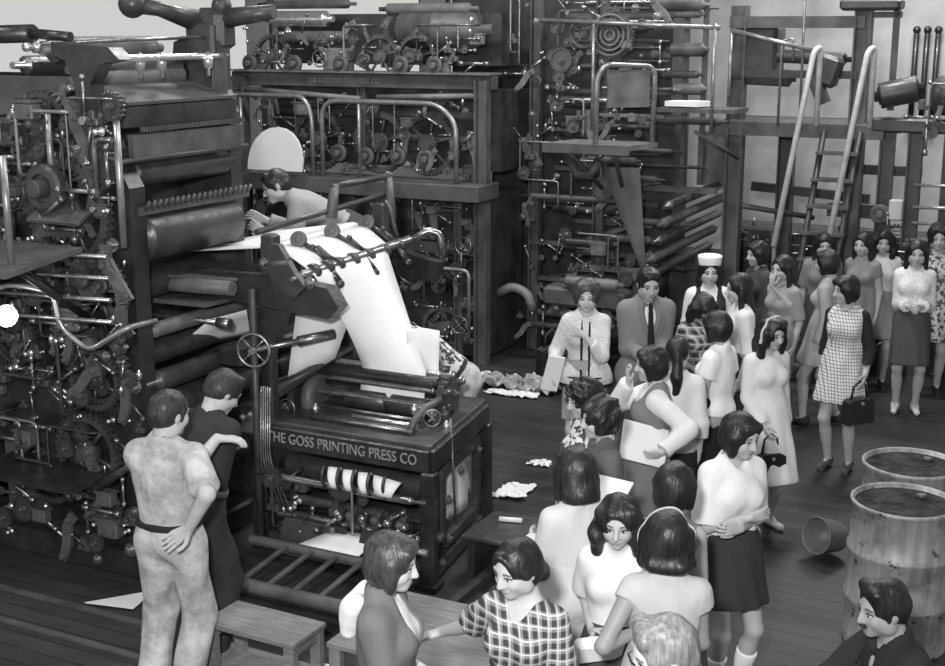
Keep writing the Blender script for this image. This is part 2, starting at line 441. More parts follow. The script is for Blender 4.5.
HAIRS = {}
def person(label, x, y, az, h=1.6, sex='f', lean=0., side=0., twist=0., hyaw=0., hpitch=.12, hroll=0., hands=((), ()), eh=((), ()), hdir=(None, None), curl=(.5, .5),
           hair='bob', hcol=.012, skin=.46, top=None, skirt=None, dress=None, trousers=None, jacket=None, vest=None, shoes=.03, socks=None, belt=None, tie=None, cap=None, headband=None,
           collar=None, legs=None, hipz=.90, hipy=0., near=False, glasses=False, z=0., fat=1., group=None, moustache=False, hood=None):
    root = thing('person', label, 'person', (x, y, z), -az, group)
    s = h/1.70; m = sex == 'm'; hb = .0062 if near else .0085; hg = .009 if near else .0115
    Hc = V(0, hipy, hipz)
    Rt = Rz(twist)@Rx(-lean)@Ry(side)
    def T(*p): return Hc+Rt@(V(*p)-V(0, 0, .90))
    sw = .154 if m else .136; sz = 1.372 if m else 1.366
    fw = fat
    # --- joints
    SH = [T(-sw, -.012, sz), T(sw, -.012, sz)]; W = []; EL = []
    for i, sg in enumerate((-1, 1)):
        t = hands[i]
        if len(t) == 4: dx, dy = t[1]-x, t[2]-y; t = V(dx*math.cos(az)-dy*math.sin(az), dx*math.sin(az)+dy*math.cos(az), t[3]-z)/s   # a point in the room
        t = SH[i]+V(sg*.05, .03, -.515) if len(t) == 0 else np.asarray(t, float)
        hint = eh[i] if len(eh[i]) else V(sg*.28, -.75, -.5)
        e, w = ik(SH[i], t, .285, .245, hint); EL.append(e); W.append(w)
    HP = [T(-.085, 0, .885), T(.085, 0, .885)]; KN = []; AN = []
    for i, sg in enumerate((-1, 1)):
        t = np.asarray(legs[i], float) if legs else V(sg*.09, -.01, .085)
        k, a = ik(HP[i], t, .43, .405, V(sg*.15, 1, .1)); KN.append(k); AN.append(a)
    NB = T(0, -.02, 1.455); Rh = Rz(twist)@Rx(-lean*.8)@Rz(hyaw)@Rx(-hpitch)@Ry(hroll)
    NP = T(0, -.01, 1.505); HCn = NP+Rh@V(0, .028, .083)
    def Hd(*p): return HCn+Rh@V(*p)
    # --- body
    B = Sdf()
    def torso(S, g, k=.05):
        e = lambda c, r: S.ell(T(*c), V(*r)+g, Rt, k)
        if m:
            e((0, -.01, .94), (.158*fw, .115*fw, .125)); e((0, .0, 1.10), (.148*fw, .105*fw, .17)); e((0, 0, 1.27), (.165, .115, .18))
        else:
            e((0, -.012, .935), (.162*fw, .118*fw, .125)); e((0, 0, 1.10), (.125*fw, .092*fw, .17)); e((0, -.004, 1.26), (.142*fw, .102, .175))
            for q in (-.066, .066): e((q, .078, 1.255), (.055, .052, .055))
        S.cone(T(-sw+.025, -.015, sz-.02), T(sw-.025, -.015, sz-.02), .052+g, .052+g, .04)
        for i in (0, 1): S.cone(NB+Rt@V(0, 0, .0), SH[i]+Rt@V((.03, -.03)[i], 0, .0), .043+g, .036+g, .035)
    torso(B, 0)
    B.cone(NB-Rt@V(0, 0, .04), NP+Rh@V(0, -.005, .02), .056 if m else .049, .054 if m else .046, .025)
    ua, fa, wr = (.047, .040, .027) if m else (.040, .034, .023)
    for i in (0, 1):
        B.cone(SH[i], EL[i], ua+.006, fa-.001, .03); B.cone(EL[i], W[i], fa+.002, wr, .015)
    lt, lk, la = (.078, .053, .036) if m else (.078, .05, .033)
    for i in (0, 1):
        B.cone(HP[i]-V(0, 0, .01), KN[i], lt, lk, .03); B.cone(KN[i], AN[i], lk, la, .02)
        mid = KN[i]*.7+AN[i]*.3; bk = unit(np.cross(V(1, 0, 0), unit(AN[i]-KN[i]))); bk = bk if bk[1] < 0 else -bk
        B.cone(mid+bk*.012, KN[i]*.45+AN[i]*.55+bk*.006, .046, .036, .03)
        fd = unit(V((KN[i]-HP[i])[0]*.3+(-.12, .12)[i], 1, -.25)); B.cone(AN[i]-V(0, .02, .03), AN[i]+fd*.14-V(0, 0, .03), .036, .026, .02)
    # head
    e = lambda c, r, k=.02, op='+': B.ell(Hd(*c), r, Rh, k, op)
    e((0, -.014, .03), (.074, .094, .083), .02); e((0, .022, -.035), (.060, .064, .075), .035); e((0, .062, -.092), (.022, .020, .018), .03)
    for q in (-1, 1):
        e((q*.04, .052, -.03), (.024, .026, .026), .025); e((q*.058, .005, -.06), (.016, .03, .03), .03)
        e((q*.078, -.014, -.008), (.009, .019, .031), .008)
    B.cone(Hd(-.042, .068, .026), Hd(.042, .068, .026), .012, .012, .018)
    for q in (-1, 1): e((q*.033, .092, .002), (.017, .016, .012), .012, '-')
    for q in (-1, 1): e((q*.033, .068, .001), (.015, .0155, .0125), .003)
    B.cone(Hd(0, .083, .012), Hd(0, .103, -.030), .008, .0125, .012); e((0, .088, -.035), (.0185, .013, .009), .008)
    e((0, .078, -.063), (.026, .016, .0075), .007); e((0, .076, -.074), (.019, .014, .007), .007)
    # hands: palm, four jointed fingers, thumb from the palm's side
    HN = []
    for i, sg in enumerate((-1, 1)):
        hd = hdir[i]
        if hd is None: d = unit(W[i]-EL[i]); nrm = unit(np.cross(d, V(0, 1, .15)))*(1 if sg < 0 else 1)
        else: d, nrm = unit(hd[0]), unit(hd[1])
        if hd is None:
            nrm = V(-sg*1., 0.25, 0)
        nrm = unit(nrm-d*(nrm@d)); lat = np.cross(d, nrm)*(-sg)   # lat points to the thumb side
        if hd is None and lat[1] < 0: lat = -lat
        q = .92 if not m else 1.05
        w0 = W[i]
        for kx in (-1.5, -.5, .5, 1.5): B.cone(w0+lat*kx*.009*q+d*.012, w0+lat*kx*.0185*q+d*.082*q, .0145*q, .0115*q, .012)
        cu = curl[i]; tips = []
        for j, (kx, L) in enumerate(((1.5, .070), (.5, .078), (-.5, .073), (-1.5, .058))):
            p = w0+lat*kx*.0195*q+d*.084*q; dd = unit(d+lat*kx*.05); rr = .0088*q
            for sgm, fr in enumerate((.45, .31, .24)):
                a = cu*(.55, 1.0, .8)[sgm]; ax2 = nrm; dd = unit(dd*math.cos(a)+ax2*math.sin(a)); nrm2 = nrm
                p2 = p+dd*L*fr*q; B.cone(p, p2, rr, rr*.93, .004); p = p2; rr *= .92
            tips.append(p)
        tb = w0+lat*.022*q+d*.022+nrm*.006; t1 = tb+unit(lat*.75+d*.75+nrm*.3)*.040*q; t2 = t1+unit(lat*.25+d*.9+nrm*(.2+cu*.5))*.030*q; t3 = t2+unit(d*.9+nrm*(.2+cu*.6))*.024*q
        B.cone(tb, t1, .0145*q, .0115*q, .012); B.cone(t1, t2, .011*q, .0098*q, .004); B.cone(t2, t3, .0098*q, .0085*q, .004)
        HN.append((w0+d*.085*q+nrm*.028, d, nrm, lat))
    sdf_obj('body', B, hb, 'skin', root, s, skin, 15000 if near else 9000, (Rh, HCn, s))
    # --- garments
    def cut_at(a, b, t): return (a+(b-a)*t, unit(b-a))
    def sleeves(S, sl, g, loose=.012, k=.03):
        if sl <= 0: return
        for i in (0, 1):
            c = [cut_at(SH[i], EL[i], sl*2)] if sl < .5 else []
            tb = 0.012*loose/.012
            S.cone(SH[i], EL[i], ua+.010+g, fa+.004+g+(loose if sl < .5 else loose*.5), k, cuts=c)
            if sl >= .5:
                c = [cut_at(EL[i], W[i], (sl-.5)*2-.04)] if sl < 1.01 else []
                S.cone(EL[i], W[i], fa+.006+g+loose*.4, wr+.006+g+loose*.55, .02, cuts=c)
    def ripple(S, amp, seed):
        r = random.Random(seed); a = [[r.uniform(14, 34)*r.choice((-1, 1)) for _ in range(3)]+[r.uniform(0, 6)] for _ in range(4)]
        def fn(X, Y, Z): return sum(np.sin(q[0]*X+q[1]*Y+q[2]*.5*Z+q[3]) for q in a).astype(f32)*(amp/2.2)
        S.warp(fn)
    def neck_cut(S, r, low, g):
        S.cone(T(0, .02, 1.475+.02), T(0, .11, 1.475-low), r, r*.8, .006, '-'); S.cone(NB+Rt@V(0, 0, .015), NP+Rh@V(0, 0, .06), r, r, .006, '-')
    seed = abs(hash(label)) if False else sum(map(ord, label))
    def upper(o, g0=.018):
        S = Sdf(); g = o.get('g', g0); torso(S, g); sleeves(S, o.get('sl', .25), g, o.get('loose', .012))
        hem = o.get('hem', .97)
        if hem < .9:
            for i in (0, 1): S.cone(HP[i], HP[i]*.4+KN[i]*.6, lt+.022+g, lt+.02+g, .05)
            S.cone(HP[0]*.8+HP[1]*.2, HP[1]*.8+HP[0]*.2, .146*fw+g, .146*fw+g, .05)
        S.plane(T(0, 0, hem), Rt@V(0, 0, -1)); neck_cut(S, o.get('neck', .062), o.get('low', .03), g)
        ripple(S, o.get('rip', .004), seed); return S
    def lower(o, g0=.008, S=None):
        S = S or Sdf(); g = o.get('g', g0); tz = o.get('top', 1.07); A = T(0, 0, tz)
        hemz = o.get('hem', .5); dirv = (KN[0]+KN[1])/2-Hc; dz = (Hc[2]-hemz); Bp = Hc+dirv*(dz/max(.05, -dirv[2])) if dirv[2] < -.05 else Hc+unit(dirv)*dz
        ax = unit(Bp-A); L = np.linalg.norm(Bp-A); th = L*(tz-.93)/max(.01, tz-hemz); xa = unit(Rt[:, 0]-ax*(Rt[:, 0]@ax)); ya = np.cross(ax, xa)
        spread = abs((KN[0]-KN[1])@xa)*.5
        tt = [0, .45*th/L, th/L, 1.]; wx = o.get('waist', .128 if not m else .15)*fw
        rx = [wx+g, (.152)*fw+g, (.170)*fw+g, max(o.get('rx', .2), spread+.07)]; ry = [.095*fw+g, .112*fw+g, .126*fw+g, o.get('ry', .165)]
        fold, nf = o.get('fold', .006), o.get('nf', 9)
        def fn(X, Y, Z):
            px, py, pz = X-A[0], Y-A[1], Z-A[2]; t = (px*ax[0]+py*ax[1]+pz*ax[2])/L; tc = np.clip(t, 0, 1)
            u = px*xa[0]+py*xa[1]+pz*xa[2]; v = px*ya[0]+py*ya[1]+pz*ya[2]
            a = np.interp(tc, tt, rx); b = np.interp(tc, tt, ry); rr = np.sqrt((u/a)**2+(v/b)**2)
            d = (rr-1)*np.minimum(a, b)+np.sin(np.arctan2(v, u)*nf+seed+3*tc)*fold*tc*np.minimum(rr, 1.2)
            return np.maximum(d, np.maximum(-t*L, (t-1)*L)).astype(f32)
        R = max(rx[3], .2)+.02; ex = np.abs(xa)*R+np.abs(ya)*R
        S.add(fn, np.minimum(A, Bp)-ex, np.maximum(A, Bp)+ex, o.get('k', .03)); return S
    def band(src, name, c, n, w, col, out=.005, mat='plain', tris=1500):
        S = src.clone(); S.warp(lambda X, Y, Z: f32(-out)); c = np.asarray(c, float); n = unit(n)
        S.plane(c+n*w/2, n, .001); S.plane(c-n*w/2, -n, .001); return sdf_obj(name, S, .0075, mat, root, s, col, tris)
    TG = 5200 if near else 3000
    if trousers is not None:
        S = Sdf(); g = trousers.get('g', .014)
        S.ell(T(0, -.01, .94), V(.160*fw, .118*fw, .125)+g, Rt, .05); S.ell(T(0, 0, 1.06), V(.150*fw if m else .128, .106*fw, .12)+g, Rt, .05)
        for i in (0, 1):
            S.cone(HP[i], KN[i], lt+g+.012, lk+g+.018, .04); S.cone(KN[i], AN[i]-V(0, 0, .03), lk+g+.018, la+g+.034, .03)
        S.plane(T(0, 0, trousers.get('top', 1.04)), Rt@V(0, 0, 1)); S.plane((0, 0, .035), (0, 0, -1)); ripple(S, .008, seed+1)
        sdf_obj('trousers', S, hg, trousers.get('mat', 'plain'), root, s, trousers['c'], TG+1500)
        if belt is not None: band(S, 'belt', T(0, 0, 1.02), Rt@V(0, 0, 1), .035, belt, .006)
    if skirt is not None:
        S = lower(skirt); sdf_obj('skirt', S, hg, skirt.get('mat', 'plain'), root, s, skirt['c'], TG)
    if dress is not None:
        S = upper(dict(dress, hem=dress.get('split', 1.0)), .012); P = S.p; S2 = Sdf(); lower(dict(dress, top=1.12), .014, S2)
        S2.p = S2.p; Q = Sdf(); Q.p = [q for q in P]; i_last = len(Q.p)
        # body part first, then the skirt melts into it below the waist
        Q.p = [q for q in P if q[4] != 'x']; cutq = [q for q in Q.p if q[4] in '-w']; Q.p = [q for q in Q.p if q[4] == '+']+S2.p+cutq
        if dress.get('hemcut', True): Q.plane((0, 0, dress.get('hem', .5)), (0, 0, -1))
        sdf_obj('dress', Q, hg, dress.get('mat', 'plain'), root, s, dress['c'], TG+1500)
        if dress.get('belt') is not None: band(Q, 'sash', T(0, 0, 1.08), Rt@V(0, 0, 1), .04, dress['belt'])
    if top is not None:
        S = upper(dict(top, g=.006, loose=.002, sl=min(.9, top.get('sl', .25))) if jacket else top); sdf_obj(top.get('name', 'blouse'), S, hg, top.get('mat', 'plain'), root, s, top['c'], TG)
        if collar is not None:
            C = S.clone(); C.warp(lambda X, Y, Z: f32(-.007)); C.cone(NB+Rt@V(0, .01, .0), NB+Rt@V(0, .03, .03), .085, .085, .004, 'x'); sdf_obj('collar', C, .0085, 'plain', root, s, collar, 1500)
    if vest is not None:
        S = upper(dict(dict(sl=0, neck=.075, low=.1, g=.024), **vest)); sdf_obj('waistcoat', S, hg, vest.get('mat', 'plain'), root, s, vest['c'], TG)
    if jacket is not None:
        J = upper(dict(dict(sl=1, hem=.76, neck=.06, low=.02, g=.021, loose=.004), **jacket))
        ov = jacket.get('v', .05); lo_ = jacket.get('vlow', 1.12); wd = jacket.get('wid', .012)
        J.cone(T(0, .14, 1.46), T(0, .17, lo_), ov, .012, .006, '-', flat=None); J.cone(T(0, .17, lo_), T(0, .19, .70), wd, wd*1.4, .004, '-')
        sdf_obj('jacket', J, hg, jacket.get('mat', 'plain'), root, s, jacket['c'], TG+1500)
        if jacket.get('lapel'):
            S = J.clone(); S.warp(lambda X, Y, Z: f32(-.006)); S.cone(T(0, .14, 1.46), T(0, .17, lo_-.02), ov+.034, .03, .002, 'x'); sdf_obj('lapel', S, .0085, jacket.get('mat', 'plain'), root, s, jacket['c']*.9, 1800)
        if jacket.get('trim') is not None:
            for sg in (-1, 1):
                S = J.clone(); S.warp(lambda X, Y, Z: f32(-.006)); S.ell(T(sg*(wd+.012), .14, 1.10), (.011, .12, .36), Rt, .002, 'x'); sdf_obj('jacket_piping', S, .0075, 'plain', root, s, jacket['trim'], 1200)
            band(J, 'jacket_piping', T(0, 0, jacket.get('hem', .76)+.018), Rt@V(0, 0, 1), .03, jacket['trim'], .009)
            for sg in (-1, 1):
                S = J.clone(); S.warp(lambda X, Y, Z: f32(-.007)); S.ell(T(sg*.10, .13, .93), (.045, .1, .008), Rt, .002, 'x'); sdf_obj('pocket_trim', S, .0065, 'plain', root, s, jacket['trim'], 500)
    if tie is not None:
        S = Sdf(); S.cone(T(0, .108, 1.435), T(0, .155, 1.10), .017, .03, .01, flat=(Rt[:, 1], .4)); sdf_obj('tie', S, .007, 'plain', root, s, tie, 700)
    for i in (0, 1):
        sd = -1 if i == 0 else 1
        fd = unit(V((KN[i]-HP[i])[0]*.3+(-.12, .12)[i], 1, 0)); a = AN[i]
        if legs and a[2] > .12: fd = unit(fd+V(0, 0, -.55*(a[2]-.085)/.1))
        S = Sdf(); S.cone(a+V(0, -.028, -.045), a+fd*.15+V(0, 0, -.052), .040 if m else .036, .034 if m else .029, .02, flat=(V(0, 0, 1), .95)); S.cone(a+V(0, -.025, -.02), a+fd*.03-V(0, 0, .03), .042, .038, .02)
        if not m: S.ell(a+fd*.055+V(0, 0, .015), (.033, .055, .035), None, .006, '-') if not socks else None
        S.plane(a-V(0, 0, .083), (0, 0, -1)); sdf_obj('shoe', S, .0085, 'black' if False else 'plain', root, s, shoes, 900)
        if socks is not None:
            S = Sdf(); b = a+(KN[i]-a)*socks[1]; S.cone(a-V(0, 0, .03), b, la+.008, la+.014+.012*socks[1], .02); S.cone(KN[i]*.6+a*.4, KN[i]*.45+a*.55, .05, .045, .03, cuts=[(b, unit(b-a))])
            S.plane(b, unit(b-a)); sdf_obj('sock', S, .009, 'plain', root, s, socks[0], 900)
    # --- hair
    if hair:
        S = Sdf(); E = lambda c, r, k=.02, op='+': S.ell(Hd(*c), r, Rh, k, op)
        def C(a, b, r1, r2, k=.03, **kw): S.cone(Hd(*a), Hd(*b), r1, r2, k, **kw)
        bk = Rt@V(0, -1, 0); dn = V(0, 0, -1)
        def face(top=.074, w=.066, low=-.13):
            S.cone(Hd(0, .125, top-.055), Hd(0, .125, low), w, w*1.05, .018, '-')
        hs = hair; t = {'bob': .020, 'flip': .022, 'long': .018, 'pony': .014, 'short': .013, 'crew': .010, 'curly': .028, 'bouffant': .036, 'slick': .013, 'straight': .018, 'wavy': .026, 'parted': .012}[hs]
        E((0, -.018, .030), (.076+t, .096+t, .085+t))
        if hs == 'bob':
            E((0, -.035, -.025), (.098, .088, .098), .03); C((-.08, .01, .02), (-.078, .02, -.085), .032, .022); C((.08, .01, .02), (.078, .02, -.085), .032, .022); face(); S.plane(Hd(0, 0, -.118), Rh@V(0, 0, -1), .02)
            C((-.045, .060, .078), (.05, .062, .076), .022, .022, .025)
        elif hs == 'flip':
            E((0, -.035, -.03), (.102, .092, .10), .03)
            for q in (-1, 1): C((q*.085, 0, .02), (q*.095, .012, -.10), .032, .030); C((q*.095, .012, -.10), (q*.115, .03, -.105), .028, .014)
            C((-.06, -.09, -.10), (.06, -.09, -.10), .035, .035); face(); S.plane(Hd(0, 0, -.145), Rh@V(0, 0, -1), .02)
        elif hs == 'long':
            bot = Hd(0, -.10, -.05)+dn*.30+bk*.05
            S.cone(Hd(0, -.05, -.02), bot, .098, .075, .03, flat=(Rt[:, 1], .55))
            for q in (-1, 1): S.cone(Hd(q*.082, -.012, .02), Hd(q*.092, -.01, -.06)+dn*.17, .032, .022, .03)
            face(.078, .066)
        elif hs == 'straight':
            S.cone(Hd(0, -.045, .0), Hd(0, -.055, -.105), .100, .104, .03, flat=(Rh[:, 1], .8))
            for q in (-1, 1): C((q*.083, .0, .02), (q*.086, .02, -.12), .030, .024)
            face(.06); S.plane(Hd(0, 0, -.15), Rh@V(0, 0, -1), .008); C((-.05, .058, .076), (.05, .058, .076), .022, .022, .025)
        elif hs == 'wavy':
            E((0, -.04, -.03), (.11, .095, .10), .03)
            for q in (-1, 1):
                C((q*.085, .01, .04), (q*.10, .01, -.06), .036, .04); C((q*.10, .01, -.06), (q*.10, .025, -.15), .042, .034); C((q*.07, -.06, -.08), (q*.075, -.05, -.17), .045, .035)
            face(.076, .066); C((-.07, .03, .085), (.02, .060, .086), .03, .02)
        elif hs == 'pony':
            S.cone(Hd(0, -.11, .03), Hd(0, -.13, -.06)+dn*.1, .035, .042, .03); S.cone(Hd(0, -.13, -.06)+dn*.1, Hd(0, -.12, -.1)+dn*.28, .042, .018, .03); face(.07, .064); S.plane(Hd(0, .0, -.30), Rh@V(0, 0, -1), .02)
        elif hs == 'parted':
            E((0, -.045, -.02), (.085, .075, .085), .03); E((0, -.11, -.075), (.055, .045, .05), .03)
            for q in (-1, 1): C((q*.008, .070, .098), (q*.078, .02, .0), .016, .018, .02)
            face(.086, .068, -.15)
        elif hs in ('short', 'crew', 'slick'):
            E((0, -.055, -.015), (.076, .062, .075), .03); face(.075 if hs != 'slick' else .07, .074)
            for q in (-1, 1): C((q*.077, .012, .02), (q*.076, .012, -.025), .011, .008, .01)
            S.cone(Hd(0, .06, -.11), Hd(0, -.02, -.10), .075, .07, .02, '-')
            S.plane(Hd(0, -.07, -.085), Rh@V(0, .35, -1), .02)
            if hs == 'slick': C((-.05, .045, .092), (.06, .03, .10), .022, .028)
            if hs == 'short': C((-.04, .042, .090), (.05, .035, .095), .026, .026)
        elif hs == 'curly':
            E((0, -.05, -.02), (.10, .085, .09), .03)
            for q in (-1, 1): C((q*.09, .01, .04), (q*.088, 0, -.06), .03, .03)
            face(.07)
        elif hs == 'bouffant':
            E((0, -.04, .06), (.10, .10, .09), .03); E((0, -.05, -.02), (.098, .08, .08), .03); face(.078, .072); C((-.06, .045, .105), (.06, .045, .105), .028, .028)
        amp, fr = {'curly': (.009, 75), 'wavy': (.007, 45), 'flip': (.004, 45), 'bouffant': (.006, 55), 'crew': (.002, 80)}.get(hs, (.0022, 60))
        r = random.Random(seed); a = [[r.uniform(.5, 1)*fr*r.choice((-1, 1)) for _ in range(3)]+[r.uniform(0, 6)] for _ in range(4)]
        S.warp(lambda X, Y, Z: (sum(np.sin(q[0]*X+q[1]*Y+q[2]*Z+q[3]) for q in a)*(amp/2)).astype(f32))
        S.cone(NB+Rt@V(0, 0, -.02), NP, .05, .046, .003, '-')
        sdf_obj('hair', S, .0065 if near else .0085, 'hair', root, s, hcol, 5000 if near else 2600)
        if headband is not None:
            Q = S.clone(); Q.warp(lambda X, Y, Z: f32(-.006)); c = Hd(0, .022, 0); n = unit(Rh@V(0, 1, .25)); Q.plane(c+n*.009, n, .001); Q.plane(c-n*.009, -n, .001); Q.plane(Hd(0, 0, -.05), Rh@V(0, 0, -1), .001); sdf_obj('headband', Q, .0065, 'plain', root, s, headband, 1200)
    if hood is not None:
        S = Sdf(); S.cone(T(-.06, -.09, 1.43), T(.02, -.14, 1.38), .04, .045, .04); S.cone(T(.02, -.14, 1.38), T(.0, -.16, 1.27), .045, .035, .04); S.cone(T(.05, -.11, 1.42), T(.02, -.14, 1.33), .035, .04, .04); ripple(S, .01, seed); sdf_obj('hood', S, .0085, 'plain', root, s, hood, 2500)
    if moustache:
        S = Sdf(); S.cone(Hd(-.022, .09, -.052), Hd(.022, .09, -.052), .0075, .0075, .003); S.cone(Hd(-.005, .096, -.048), Hd(.005, .096, -.048), .008, .008, .01); sdf_obj('moustache', S, .004, 'hair', root, s, .02, 400)
    if cap is not None:
        S = Sdf(); S.cone(Hd(0, -.015, .06), Hd(0, -.03, .135), .098, .112, .01); S.plane(Hd(0, 0, .15), Rh@V(0, -.1, 1), .02); S.plane(Hd(0, 0, .055), Rh@V(0, .25, -1), .004); sdf_obj('cap', S, .0075, 'plain', root, s, cap, 2000)
    if glasses:
        g = MB()
        for q in (-1, 1):
            pts = [tuple(s*Hd(q*.034+.024*math.cos(a), .097, .0+.019*math.sin(a))) for a in np.linspace(0, 2*PI, 18, endpoint=False)]; g.tube(pts, .0022*s, 6, close=True)
            g.tube([tuple(s*Hd(q*.058, .096, .005)), tuple(s*Hd(q*.082, .05, .008)), tuple(s*Hd(q*.084, -.02, .006))], .0022*s, 6)
        g.tube([tuple(s*Hd(-.010, .099, .004)), tuple(s*Hd(.010, .099, .004))], .0022*s, 6); g.build('glasses', 'black', root)
    Mw = Matrix.Translation((x, y, z)) @ Matrix.Rotation(-az, 4, 'Z')
    wp = lambda p: Mw @ Vector(tuple(s*np.asarray(p)))
    return dict(root=root, hands=[wp(q[0]) for q in HN], wrists=[wp(q) for q in W], M=Mw, s=s, head=wp(HCn), wp=wp)
# ---------------------------------------------------------------- machine rows run on a grid turned 27 degrees: p along the rows, q away from the gallery
GA = math.radians(27)
def XY(p, q): return (p*math.cos(GA)+q*math.sin(GA), -p*math.sin(GA)+q*math.cos(GA))
class Th:
    def __init__(s, name, label, cat, p, q, z=0., group=None):
        s.p, s.q, s.z = p, q, z; x, y = XY(p, q); s.root = thing(name, label, cat, (x, y, z), -GA, group)
    def part(s, name, mb, mat, parent=None, label=None):
        o = mb.build(name, mat, parent or s.root)
        if parent is None: o.location = (-s.p, -s.q, -s.z)
        if label: o['label'] = label
        return o
    def rep(s, me, name, p, q, z, rot=(0, 0, 0), sc=1.): return put(me, name, s.root, (p-s.p, q-s.q, z-s.z), rot, sc)
def one(name, label, cat, mb, mat, p, q, z=0., group=None, kind=None):
    """a thing that is a single mesh, built in (p, q, z)"""
    x, y = XY(p, q); mb.v = [(a-p, b-q, c-z) for a, b, c in mb.v]
    o = mb.build(name, mat, None, (x, y, z), (0, 0, -GA)); return tag(o, label, cat, group, kind)
# shared small pieces; all face -q (towards the gallery)
PZ = {}
def proto():
    for nm, R, t, sp in (('g1', .16, 26, 0), ('g2', .24, 34, 5), ('g3', .34, 44, 6), ('g4', .10, 18, 0)): PZ[nm] = MB().gear((0, 0, 0), R, .05, t, 'y', .32, sp).data('gear_mesh', 'iron2')
    PZ['hub'] = MB().lathe([(.075, 0), (.075, .03), (.045, .032), (.045, .07), (.03, .075), (.001, .076)], (0, 0, 0), d=(0, -1, 0), n=14, smooth=False).data('shaft_end_mesh', 'steel')
    PZ['hubd'] = MB().lathe([(.10, 0), (.10, .03), (.085, .04), (.06, .042), (.06, .025), (.04, .025), (.04, .085), (.03, .09), (.001, .091)], (0, 0, 0), d=(0, -1, 0), n=20, smooth=False).data('bearing_cap_mesh', 'iron2')
    m = MB(); m.ring((0, 0, 0), .11, .011, 'y', 26, 7)
    for i in range(4): a = PI/4+i*PI/2; m.tube([(0, 0, 0), (.11*math.cos(a), 0, .11*math.sin(a))], .007, 6)
    m.lathe([(.025, -.03), (.025, .03)], (0, 0, 0), d=(0, 1, 0), n=10); PZ['wheel'] = m.data('handwheel_mesh', 'steel')
    PZ['oil'] = MB().lathe([(.008, 0), (.008, .03), (.02, .035), (.022, .075), (.012, .085), (.006, .1)], (0, 0, 0), n=10).data('oil_cup_mesh', 'bright')
    m = MB(); m.cyl((0, 0, 0), (.0, -.02, .26), .011, .009, 8); m.sph((0, -.022, .275), .022); m.lathe([(.028, 0), (.028, .04)], (0, .01, 0), d=(0, -1, 0), n=10); PZ['lever'] = m.data('lever_mesh', 'steel')
    m = MB(); m.box((0, -.03, 0), (.13, .09, .07), ch=.012); m.box((0, -.05, .06), (.06, .06, .09), ch=.01); m.cyl((0, -.08, .02), (0, -.12, .02), .018); PZ['brk'] = m.data('bracket_mesh', 'iron2')
    m = MB(); m.cyl((-.16, -.03, 0), (.16, -.03, 0), .016, n=10); m.cyl((-.19, -.03, 0), (-.13, -.03, 0), .026, n=10); m.cyl((.12, -.03, 0), (.18, -.03, 0), .026, n=10); PZ['rod'] = m.data('link_rod_mesh', 'steel')
    m = MB(); m.lathe([(.03, 0), (.03, .012), (.016, .016), (.016, .05), (.022, .055), (.022, .07), (.001, .075)], (0, 0, 0), d=(0, -1, 0), n=10); PZ['knob'] = m.data('knob_mesh', 'bright')
    m = MB(); m.poly([(-.04, -.2), (.03, -.22), (.06, -.05), (.035, .12), (.07, .2), (-.01, .24), (-.06, .08), (-.03, -.06)], .035, 'y', 0); m.cyl((0, .03, .17), (0, -.05, .17), .024); m.cyl((0, .03, -.17), (0, -.05, -.17), .024); PZ['arm'] = m.data('rocker_arm_mesh', 'iron3')
    m = MB(); m.box((0, -.06, 0), (.2, .12, .14), ch=.015); m.box((0, -.06, .08), (.22, .13, .02)); m.cyl((.05, -.13, .0), (.05, -.12, .0), .03); PZ['boxy'] = m.data('gear_case_mesh', 'iron3')
    PZ['roll'] = MB().lathe([(.014, -.56), (.014, -.5), (.028, -.5), (.028, -.485), (.05, -.48), (.05, .48), (.028, .485), (.028, .5), (.014, .5), (.014, .56)], (0, 0, 0), d=(1, 0, 0), n=16).data('roller_mesh', 'greyroll')
    for a, b in (('roll_r', 'rubber'), ('roll_s', 'steel'), ('roll_i', 'iron2')): PZ[a] = PZ['roll'].copy(); PZ[a].materials[0] = MAT[b]
NAMES = dict(g1='gear', g2='gear', g3='gear', g4='pinion', hub='shaft_end', hubd='bearing_cap', wheel='handwheel', oil='oil_cup', lever='lever', brk='bracket', rod='link_rod', knob='adjusting_knob', arm='rocker_arm', boxy='gear_case', roll='roller', roll_r='roller', roll_s='roller', roll_i='roller')
proto()
